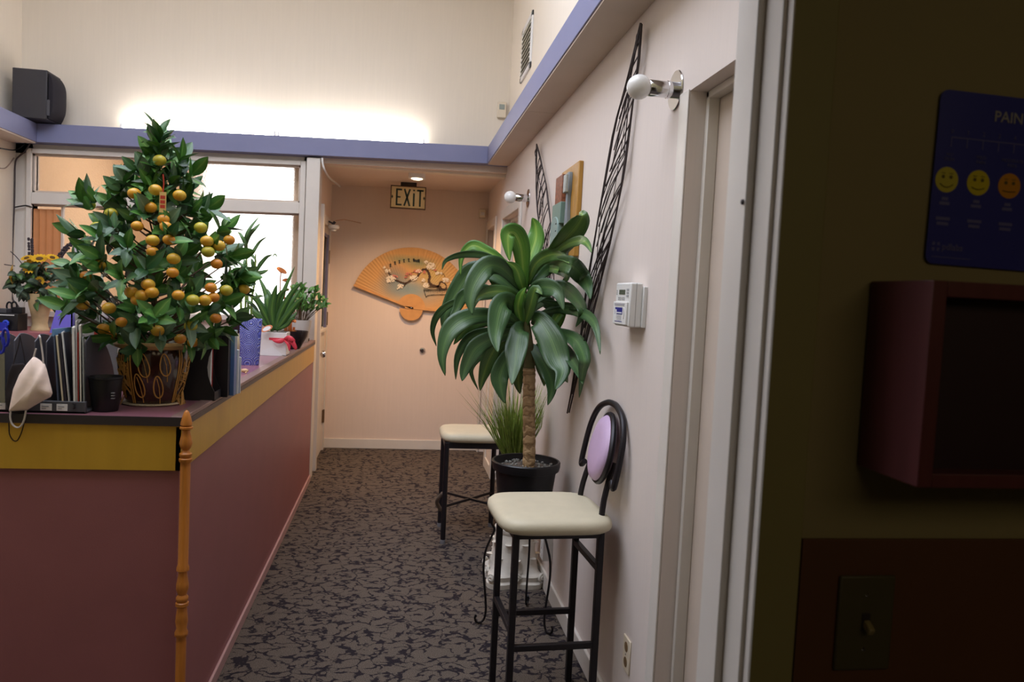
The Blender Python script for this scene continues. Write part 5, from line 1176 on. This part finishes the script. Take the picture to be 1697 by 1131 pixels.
for pts, wd in (([(122,250),(118,180),(150,110),(208,38)], .018), ([(120,230),(135,170),(175,125),(216,85)], .022), ([(122,300),(112,230),(80,165),(58,148)], .018), ([(120,330),(160,290),(210,215),(262,178)], .016), ([(182,420),(170,390),(160,350),(152,330)], .02), ([(190,420),(215,370),(260,320),(300,303)], .02), ([(182,340),(160,310),(110,280),(85,265)], .014), ([(120,430),(160,440),(230,425),(272,408)], .026), ([(115,440),(100,420),(70,440),(40,455)], .026), ([(120,430),(125,400),(150,402),(160,416)], .018), ([(165,590),(180,600),(215,590),(240,592)], .016), ([(80,560),(50,570),(20,590),(-6,600)], .02), ([(84,420),(100,380),(110,340),(104,400)], .014), ([(300,318),(315,300),(328,310),(334,332)], .006), ([(110,620),(150,640),(190,680),(215,720)], .016)):
    obj('leaf', strapleaf(MB(), [BP(x, y, .03*math.sin(x)) for x, y in pts], wd), M_bl, bv, ang=80, solid=.0008)
WX0, WX1, WY0, WY1 = P(428, 589, y=4.56).x, P(474, 589, y=4.56).x, 4.56, 4.70
wp = thing('bromeliad_planter', ((WX0+WX1)/2, 4.63, ZT), 'white square planter of strap leaves tied with a pink-red ribbon', 'plant')
wz = ZT+.135; b = MB(); t_ = .008
b.box(WX0, WX1, WY0, WY0+t_, ZT, wz); b.box(WX0, WX1, WY1-t_, WY1, ZT, wz); b.box(WX0, WX0+t_, WY0+t_, WY1-t_, ZT, wz); b.box(WX1-t_, WX1, WY0+t_, WY1-t_, ZT, wz); b.box(WX0, WX1, WY0, WY1, ZT, ZT+.006)
obj('planter', b, mat('white_card_planter', (226, 220, 216), .5), wp, bev=.001); obj('soil', MB().box(WX0+t_, WX1-t_, WY0+t_, WY1-t_, ZT+.1, ZT+.12), M_soil, wp)
M_rib = mat('pink_red_ribbon', (214, 62, 78), .35)
b = MB(); rz = ZT+.098; b.box((WX0+WX1)/2-.02, WX1+.0015, WY0-.0015, WY0, rz-.006, rz+.006); b.box(WX1, WX1+.0015, WY0-.0015, WY1, rz-.006, rz+.006)
for q in ([(WX1-.01, WY0-.006, rz), (WX1+.03, WY0-.03, rz-.005), (WX1+.055, WY0-.03, rz-.045), (WX1+.05, WY0-.03, rz-.055)], [(WX1-.01, WY0-.006, rz), (WX1+.015, WY0-.025, rz-.02), (WX1+.022, WY0-.03, rz-.065)], [(WX1-.01, WY0-.005, rz), (WX1-.04, WY0-.02, rz-.012), (WX1-.08, WY0-.012, rz-.006)], [(WX1-.012, WY0-.006, rz), (WX1+.02, WY0-.035, rz+.012), (WX1+.045, WY0-.03, rz-.01), (WX1+.01, WY0-.01, rz-.006)]): strapleaf(b, [Vector(p) for p in q], .026, n=5)
obj('ribbon', b, M_rib, wp, solid=.001)
b = MB(); ev = [(WX0+.01, WY0-.004, ZT+.001), (WX1-.02, WY0-.004, ZT+.001), (WX1-.035, WY0-.004, ZT+.022), ((WX0+WX1)/2, WY0-.004, ZT+.05), (WX0+.02, WY0-.004, ZT+.03)]
b.add(ev + [(x, y+.002, z) for x, y, z in ev], [(0,1,2,3,4),(9,8,7,6,5)] + [(i, (i+1)%5, 5+(i+1)%5, 5+i) for i in range(5)])
ev_ = obj('envelope', b, M_paper, label='white envelope leaning on the white planter', cat='envelope')
tg = obj('tag_face', MB().lathe([(.001,0),(.03,0),(.03,.0015),(.001,.0015)], M=facing(P(442, 545, y=WY0-.03), (.1,-1,.35)) @ Matrix.Rotation(.5, 4, 'Z') @ Matrix.Diagonal((1.15,.55,1,1)), n=28), M_paper, wp, label='white oval care tag')
obj('tag_band', MB().lathe([(.021,.0016),(.03,.0016),(.03,.0022),(.021,.0022)], M=facing(P(442, 545, y=WY0-.03), (.1,-1,.35)) @ Matrix.Rotation(.5, 4, 'Z') @ Matrix.Diagonal((1.15,.55,1,1)), n=28, caps=False), mat('orange_print', (206, 120, 70), .5), wp)
M_st = leafmat('strap_leaf', (110, 146, 66), (72, 112, 48), (50, 88, 42), .3)
def WP(cx, cy, off=0): return P(380+cx/4.189, 350+cy/4.189, y=4.63+off)
for i, (pts, wd) in enumerate((([(310,830),(285,700),(250,560),(200,450)], .036), ([(315,830),(295,700),(310,590),(330,510)], .044), ([(320,830),(335,690),(385,540),(455,385)], .03), ([(320,830),(360,700),(440,560),(510,490)], .034), ([(325,830),(380,720),(440,620),(500,530)], .034), ([(325,830),(390,740),(470,640),(520,600)], .036), ([(330,830),(380,780),(440,735),(470,700)], .03), ([(305,830),(250,720),(190,620),(110,570)], .034), ([(300,830),(240,740),(170,690),(120,640)], .03), ([(300,830),(235,770),(180,720),(140,690)], .028), ([(305,830),(260,700),(215,640),(180,560)], .036), ([(315,830),(330,640),(370,560),(420,540)], .03), ([(310,830),(260,790),(215,760),(180,750)], .026), ([(330,830),(400,790),(430,755),(458,748)], .022), ([(312,830),(265,640),(275,580),(262,540)], .034))):
    obj('leaf', strapleaf(MB(), [WP(x, y, (-.05 if i % 2 else .05)*j/3) for j, (x, y) in enumerate(pts)], wd*1.05), M_st, wp, ang=80, solid=.001)
BX, BY = P(488, 578, z=ZT).x, 5.12
BX = P(486, 570, y=BY).x
bb = thing('black_bowl', (BX, BY, ZT), 'black flared bowl behind the white planter', 'bowl')
obj('bowl', MB().lathe([(.001,0),(.04,0),(.045,.006),(.06,.035),(.088,.085),(.094,.118),(.09,.118),(.083,.085),(.055,.036),(.001,.02)], (BX, BY, ZT), 36), MATS['black_glaze'], bb, ang=60)
cs = thing('copper_sculpture', (BX-.02, BY, ZT+.02), 'copper lotus pod sculpture standing in the black bowl', 'sculpture')
M_cu = mat('copper', (206, 130, 78), .35, metal=.75, var=.1, vscale=40)
def CP(x, y, off=0): return P(440+x/6.283, 420+y/6.283, y=BY+off)
for i, (pts, tip, r, tilt) in enumerate((([(200,800),(160,560),(152,360),(160,195)], (165,185), .036, .55), ([(220,800),(200,560),(205,400),(215,300)], (213,283), .024, -.2), ([(230,800),(230,600),(250,470)], (270,440), .024, -.5), ([(240,800),(255,620),(262,540)], (262,560), .016, .3), ([(215,800),(215,640),(220,520)], (215,380), .018, .4), ([(225,800),(270,740),(290,700)], (292,705), .018, .9))):
    q = [CP(*p) for p in pts]; q[0] = Vector((BX-.02+.006*i-.015, BY, ZT+.021)); 
    s = obj('stem', MB().tube(smooth_pts(q, 5), .0038, 7), M_cu, cs)
    c = CP(*tip); obj('disc', MB().lathe([(.001,-.012),(r*.5,-.006),(r,.004),(r*.96,.007),(r*.5,.0),(.001,-.002)], M=Matrix.Translation(c) @ Matrix.Rotation(tilt, 4, 'Y') @ Matrix.Rotation(.35, 4, 'X'), n=24), M_cu, s)
b = MB()
for i in range(7):
    a = i*.9; b.tube([Vector((BX-.02+.02*math.cos(a), BY+.02*math.sin(a), ZT+.05)), Vector((BX-.02+.03*math.cos(a), BY+.03*math.sin(a), ZT+.12+.02*(i % 3)))], [.004, .009], 6)
obj('reeds', b, M_cu, cs, kind='stuff')
GX, GY = -.70, 5.72
gp = thing('leafy_plant', (GX, GY, ZT), 'pale grey pot of branching green foliage at the far end of the counter', 'plant')
obj('pot', MB().lathe([(.001,0),(.058,0),(.062,.006),(.083,.155),(.083,.165),(.078,.165),(.075,.15),(.001,.14)], (GX, GY, ZT), 36), mat('pale_grey_ceramic', (196, 192, 186), .5), gp); obj('soil', MB().lathe([(.001,.148),(.075,.146),(.075,.135),(.001,.135)], (GX, GY, ZT), 20), M_soil, gp)
rl = random.Random(4); b = MB(); tips = []
for i in range(34):
    a = rl.random()*2*PI; h = rl.uniform(.08, .24); r = rl.uniform(.05, .18); r *= .55 if math.cos(a) < 0 else 1.0
    p0 = Vector((GX+.03*math.cos(a), GY+.03*math.sin(a), ZT+.14)); p2 = Vector((GX+r*math.cos(a)*1.0, min(5.95, GY+r*math.sin(a)), ZT+.15+h)); p1 = (p0+p2)/2 + Vector((.02*rl.uniform(-1,1), 0, .02)); b.tube(smooth_pts([p0,p1,p2], 4), .0024, 5); tips += [(p2, (p2-p1).normalized()), ((p1+p2)/2, (p2-p0).normalized())]
obj('branches', b, M_leafbranch, gp, kind='stuff')
M_lf = leafmat('bright_leaf', (130, 172, 84), (88, 140, 58), (68, 116, 50), .4)
for c, d in tips:
    for j in range(3):
        e = (d + Vector((rl.uniform(-.9,.9), rl.uniform(-.9,.9), rl.uniform(-.3,.5)))).normalized(); ln = rl.uniform(.035, .062); q = c + e*ln
        if q.y > 6.0 : continue
        obj('leaf', strapleaf(MB(), [c, c+e*ln*.5+Vector((0,0,.006)), q], .028, n=3, nrm_hint=Vector((rl.uniform(-.5,.5), -.6, .8)).normalized()), M_lf, gp, ang=80)
ik = P(510, 562, z=ZT); ib = thing('ink_bottle', (ik.x+.0, ik.y, ZT), 'tiny black bottle at the far end of the counter by the grey pot', 'bottle')
ib.location.x = -.665; ORG[ib.name] = Vector((-.665, ik.y, ZT)); ix, iy = -.665, min(ik.y, 5.9); ib.location.y = iy; ORG[ib.name].y = iy
obj('bottle', MB().box(ix-.016, ix+.016, iy-.012, iy+.012, ZT, ZT+.022), M_black, ib, bev=.003); obj('cap', MB().lathe([(.001,.022),(.009,.022),(.009,.034),(.001,.034)], (ix, iy, ZT), 16), M_char, ib)

# ------------------------------------------------------------------ desk under the window and what stands on it
DZ = 1.115; DY0 = 5.42
dk = thing('window_desk', (-2.0, 5.75, 0), 'raised desk with a dusty pink top under the pass-through window', 'desk')
obj('desktop', MB().box(XL+.005, -1.25, DY0, 6.06, DZ-.04, DZ), mat('dusty_pink_laminate', (160, 96, 102), .4), dk, bev=.003)
for x in (XL+.01, -2.1, -1.29): obj('support', MB().box(x, x+.04, DY0+.04, 6.05, 0, DZ-.04), mat('brown_desk_board', (128, 78, 48), .6), dk)
obj('back_panel', MB().box(XL+.05, -1.29, 6.02, 6.05, .2, DZ-.04), MATS['brown_desk_board'], dk)
vb = P(66, 548, z=DZ); SX, SY = vb.x, vb.y
sv = thing('flower_vase', (SX, SY, DZ), 'tan stone vase of sunflowers and dark foliage on the window desk', 'flowers')
obj('vase', MB().lathe([(.001,0),(.058,0),(.06,.006),(.052,.02),(.046,.05),(.052,.1),(.068,.17),(.076,.225),(.074,.25),(.068,.25),(.066,.22),(.001,.2)], (SX, SY, DZ), 32), mat('tan_stone', (206, 180, 136), .7, var=.15, vscale=14, bump=.1), sv, ang=60)
def SP(x, y, off=0): return P(x/4.0375, 280+y/4.0375, y=SY+off)
M_df = leafmat('grey_green_leaf', (120, 136, 116), (78, 98, 78), (52, 70, 56), .4); M_df2 = leafmat('mid_green_leaf', (110, 140, 70), (64, 104, 48), (44, 78, 40), .4)
rf = random.Random(8)
for i in range(90):
    a = rf.uniform(.1, 2*PI); q = rf.random()**.5; c = SP(240+150*q*math.cos(a), 770+125*q*math.sin(a), rf.uniform(-.1, .08)); e = Vector((rf.uniform(-1,1), rf.uniform(-1,.2), rf.uniform(-1,.5))).normalized(); ln = rf.uniform(.06, .11)
    obj('leaf', strapleaf(MB(), [c, c+e*ln*.5+Vector((0,-.01,.012)), c+e*ln], .045, n=4, nrm_hint=Vector((rf.uniform(-.5,.5), -1, rf.uniform(0,.9))).normalized()), M_df if i % 3 else M_df2, sv, ang=80, solid=.0008)
M_sun = mat('sunflower_yellow', (226, 176, 36), .6, var=.1, vscale=30); M_sunc = mat('sunflower_centre', (96, 68, 30), .8)
for i, (x, y, r, nv) in enumerate(((265,605,.058,(.1,-.6,1)), (215,650,.064,(-.2,-1,.5)), (350,597,.042,(.4,-.5,1)), (82,690,.05,(-1,-.3,.2)), (85,740,.04,(-1,-.2,-.3)), (180,600,.04,(-.2,-.6,1)), (265,750,.032,(.2,-1,0)), (330,880,.04,(.5,-.8,-.5)), (415,825,.03,(.8,-.6,-.3)))):
    c = SP(x, y, -.06); M = facing(c, nv); f = obj('sunflower', MB().lathe([(.001,0),(r*.4,0),(r*.36,.008),(.001,.011)], M=M, n=16), M_sunc, sv); b = MB()
    for k in range(16):
        a = 2*PI*k/16; d = M.to_3x3() @ Vector((math.cos(a), math.sin(a), .15)); strapleaf(b, [c+d*r*.35, c+d*r*.7, c+d*r], r*.36, n=2, nrm_hint=(M.to_3x3() @ Vector((0,0,1))).normalized())
    obj('petals', b, M_sun, f, ang=80, kind='stuff')
M_bud = mat('dark_bud', (58, 50, 56), .8)
for pts in ([(205,640),(208,560),(205,470)], [(370,640),(410,575),(450,525),(494,488)], [(150,640),(110,590),(70,553)], [(100,650),(60,645),(28,640)]):
    q = smooth_pts([SP(*p) for p in pts], 6); s = obj('sprig', MB().tube(q, .003, 5), M_bud, sv); b = MB()
    if pts[-1][0] > 100:
        for k in range(5, len(q)):
            for sgn in (-1, 1): b.ball(q[k] + Vector((sgn*.011, -.004, rf.uniform(-.006,.006))), .0095, 6, 4)
        obj('buds', b, M_bud, s, kind='stuff')
tc_ = P(80, 552, z=DZ); tx0, tx1 = P(79, 545, y=5.42).x, P(116, 545, y=5.42).x
tcd = thing('tent_card', ((tx0+tx1)/2, 5.47, DZ), 'plain purple-blue folded tent card on the window desk', 'card')
zt3 = P(100, 512, y=5.5).z; ty = DY0 + .03
b = MB(); b.add([(tx0,ty,DZ),(tx1-.01,ty,DZ),(tx1-.015,ty+.06,zt3),(tx0+.015,ty+.06,zt3)], [(0,1,2,3)]); b.add([(tx0+.02,ty+.12,DZ),(tx1+.005,ty+.12,DZ),(tx1-.015,ty+.06,zt3),(tx0+.015,ty+.06,zt3)], [(0,1,2,3)])
obj('card', b, mat('purple_blue_card', (104, 92, 190), .5), tcd, flat=True, solid=.002)
og = thing('desk_organizer', (P(10, 530, y=5.5).x, 5.5, DZ), 'black desk organizer at the left end of the window desk', 'organizer')
ox0, ox1 = XL+.012, P(29, 540, y=5.48).x
zt4 = P(20, 520, y=5.48).z
obj('body', MB().box(ox0, ox1, 5.48, 5.62, DZ, zt4), M_black, og, bev=.004); obj('rear_cup', MB().box(ox1-.07, ox1-.01, 5.56, 5.61, zt4, zt4+.04), M_black, og, bev=.003); obj('raised_shelf', MB().box(ox0, ox1-.08, 5.5, 5.6, zt4, zt4+.028), M_char, og, bev=.003)
obj('white_line', MB().box(ox0, ox1-.02, 5.477, 5.481, zt4-.014, zt4-.008), M_paper, og)
ta = P(9.5, 536, y=5.455); tpd = thing('tape_dispenser', (ta.x, 5.455, DZ), 'small blue tape dispenser in front of the black desk organizer', 'tape dispenser')
obj('body', MB().box(ta.x-.05, ta.x+.01, 5.44, 5.47, DZ, ta.z+.004), mat('blue_plastic', (40, 48, 170), .3), tpd, bev=.004)
obj('roll', MB().tube([(ta.x+.014*math.cos(a), 5.455, ta.z+.014*math.sin(a)) for a in [2*PI*i/16 for i in range(17)]], .008, 8), mat('bright_blue_plastic', (58, 84, 210), .25), tpd)
s2 = thing('scissors', P(19, 515, y=5.585), 'black handled scissors standing in the desk organizer', 'scissors')
for cx_, cy_ in ((15.5, 508), (23.5, 507.5)): obj('handle', MB().tube([P(cx_+4.4*math.cos(a), cy_+7*math.sin(a), y=5.585) for a in [2*PI*i/16 for i in range(17)]], .006, 8), M_black, s2)
obj('blade', MB().bar(P(19, 512, y=5.585), P(20, 528, y=5.585), .006, .02), MATS['steel_blade'], s2)
YP = 6.055
def card(name, x0, y0, x1, y1, m, label, cat):
    a, c = P(x0, y0, y=YP), P(x1, y1, y=YP); t = thing(name, ((a.x+c.x)/2, 6.1, c.z), label, cat)
    obj('sheet', MB().box(a.x, c.x, 6.126, 6.1345, c.z, a.z), m, t); return t, a, c
t, a, c = card('paper_note', 101, 487, 118, 510, M_paper, 'small white card with a blue sketch stuck on the window glass', 'card')
mx_, mz_ = (a.x+c.x)/2, (a.z+c.z)/2
b = MB(); q = [(-.02,-.02),(-.01,.018),(0,-.02)]; b.tube([(mx_+x, 6.125, mz_+z) for x, z in q], .0025, 5); b.tube([(mx_+.014, 6.125, mz_-.02), (mx_+.014, 6.125, mz_+.016), (mx_+.028, 6.125, mz_+.0), (mx_+.014, 6.125, mz_-.006)], .0025, 5)
obj('sketch', b, mat('blue_ink', (92, 130, 160), .6), t, kind='stuff')
t, a, c = card('wall_calendar', 122, 483, 150, 522, mat('dark_chart_frame', (66, 66, 84), .6), 'dark-lined chart sheet of small white boxes stuck on the window glass', 'chart')
cw, chh = (c.x-a.x)/3, (a.z-c.z)/4
for i in range(3):
    for j in range(4): obj('box', MB().box(a.x+cw*i+.008, a.x+cw*(i+1)-.008, 6.1245, 6.127, a.z-chh*(j+1)+.008, a.z-chh*j-.008), M_paper if (i, j) != (0, 1) else mat('red_cell', (206, 80, 84), .6), t)
for px, py, lab in ((117, 398, 'upper pale round sticker on the window glass'), (120, 412, 'lower pale round sticker on the window glass')):
    q = P(px, py, y=YP); q.y = 6.1345; obj('sticker', MB().lathe([(.001,0),(.036,0),(.036,.0015),(.001,.0015)], M=facing(q, (0,-1,0)), n=24), mat('pale_sticker', (206, 204, 216), .5), label=lab, cat='sticker')
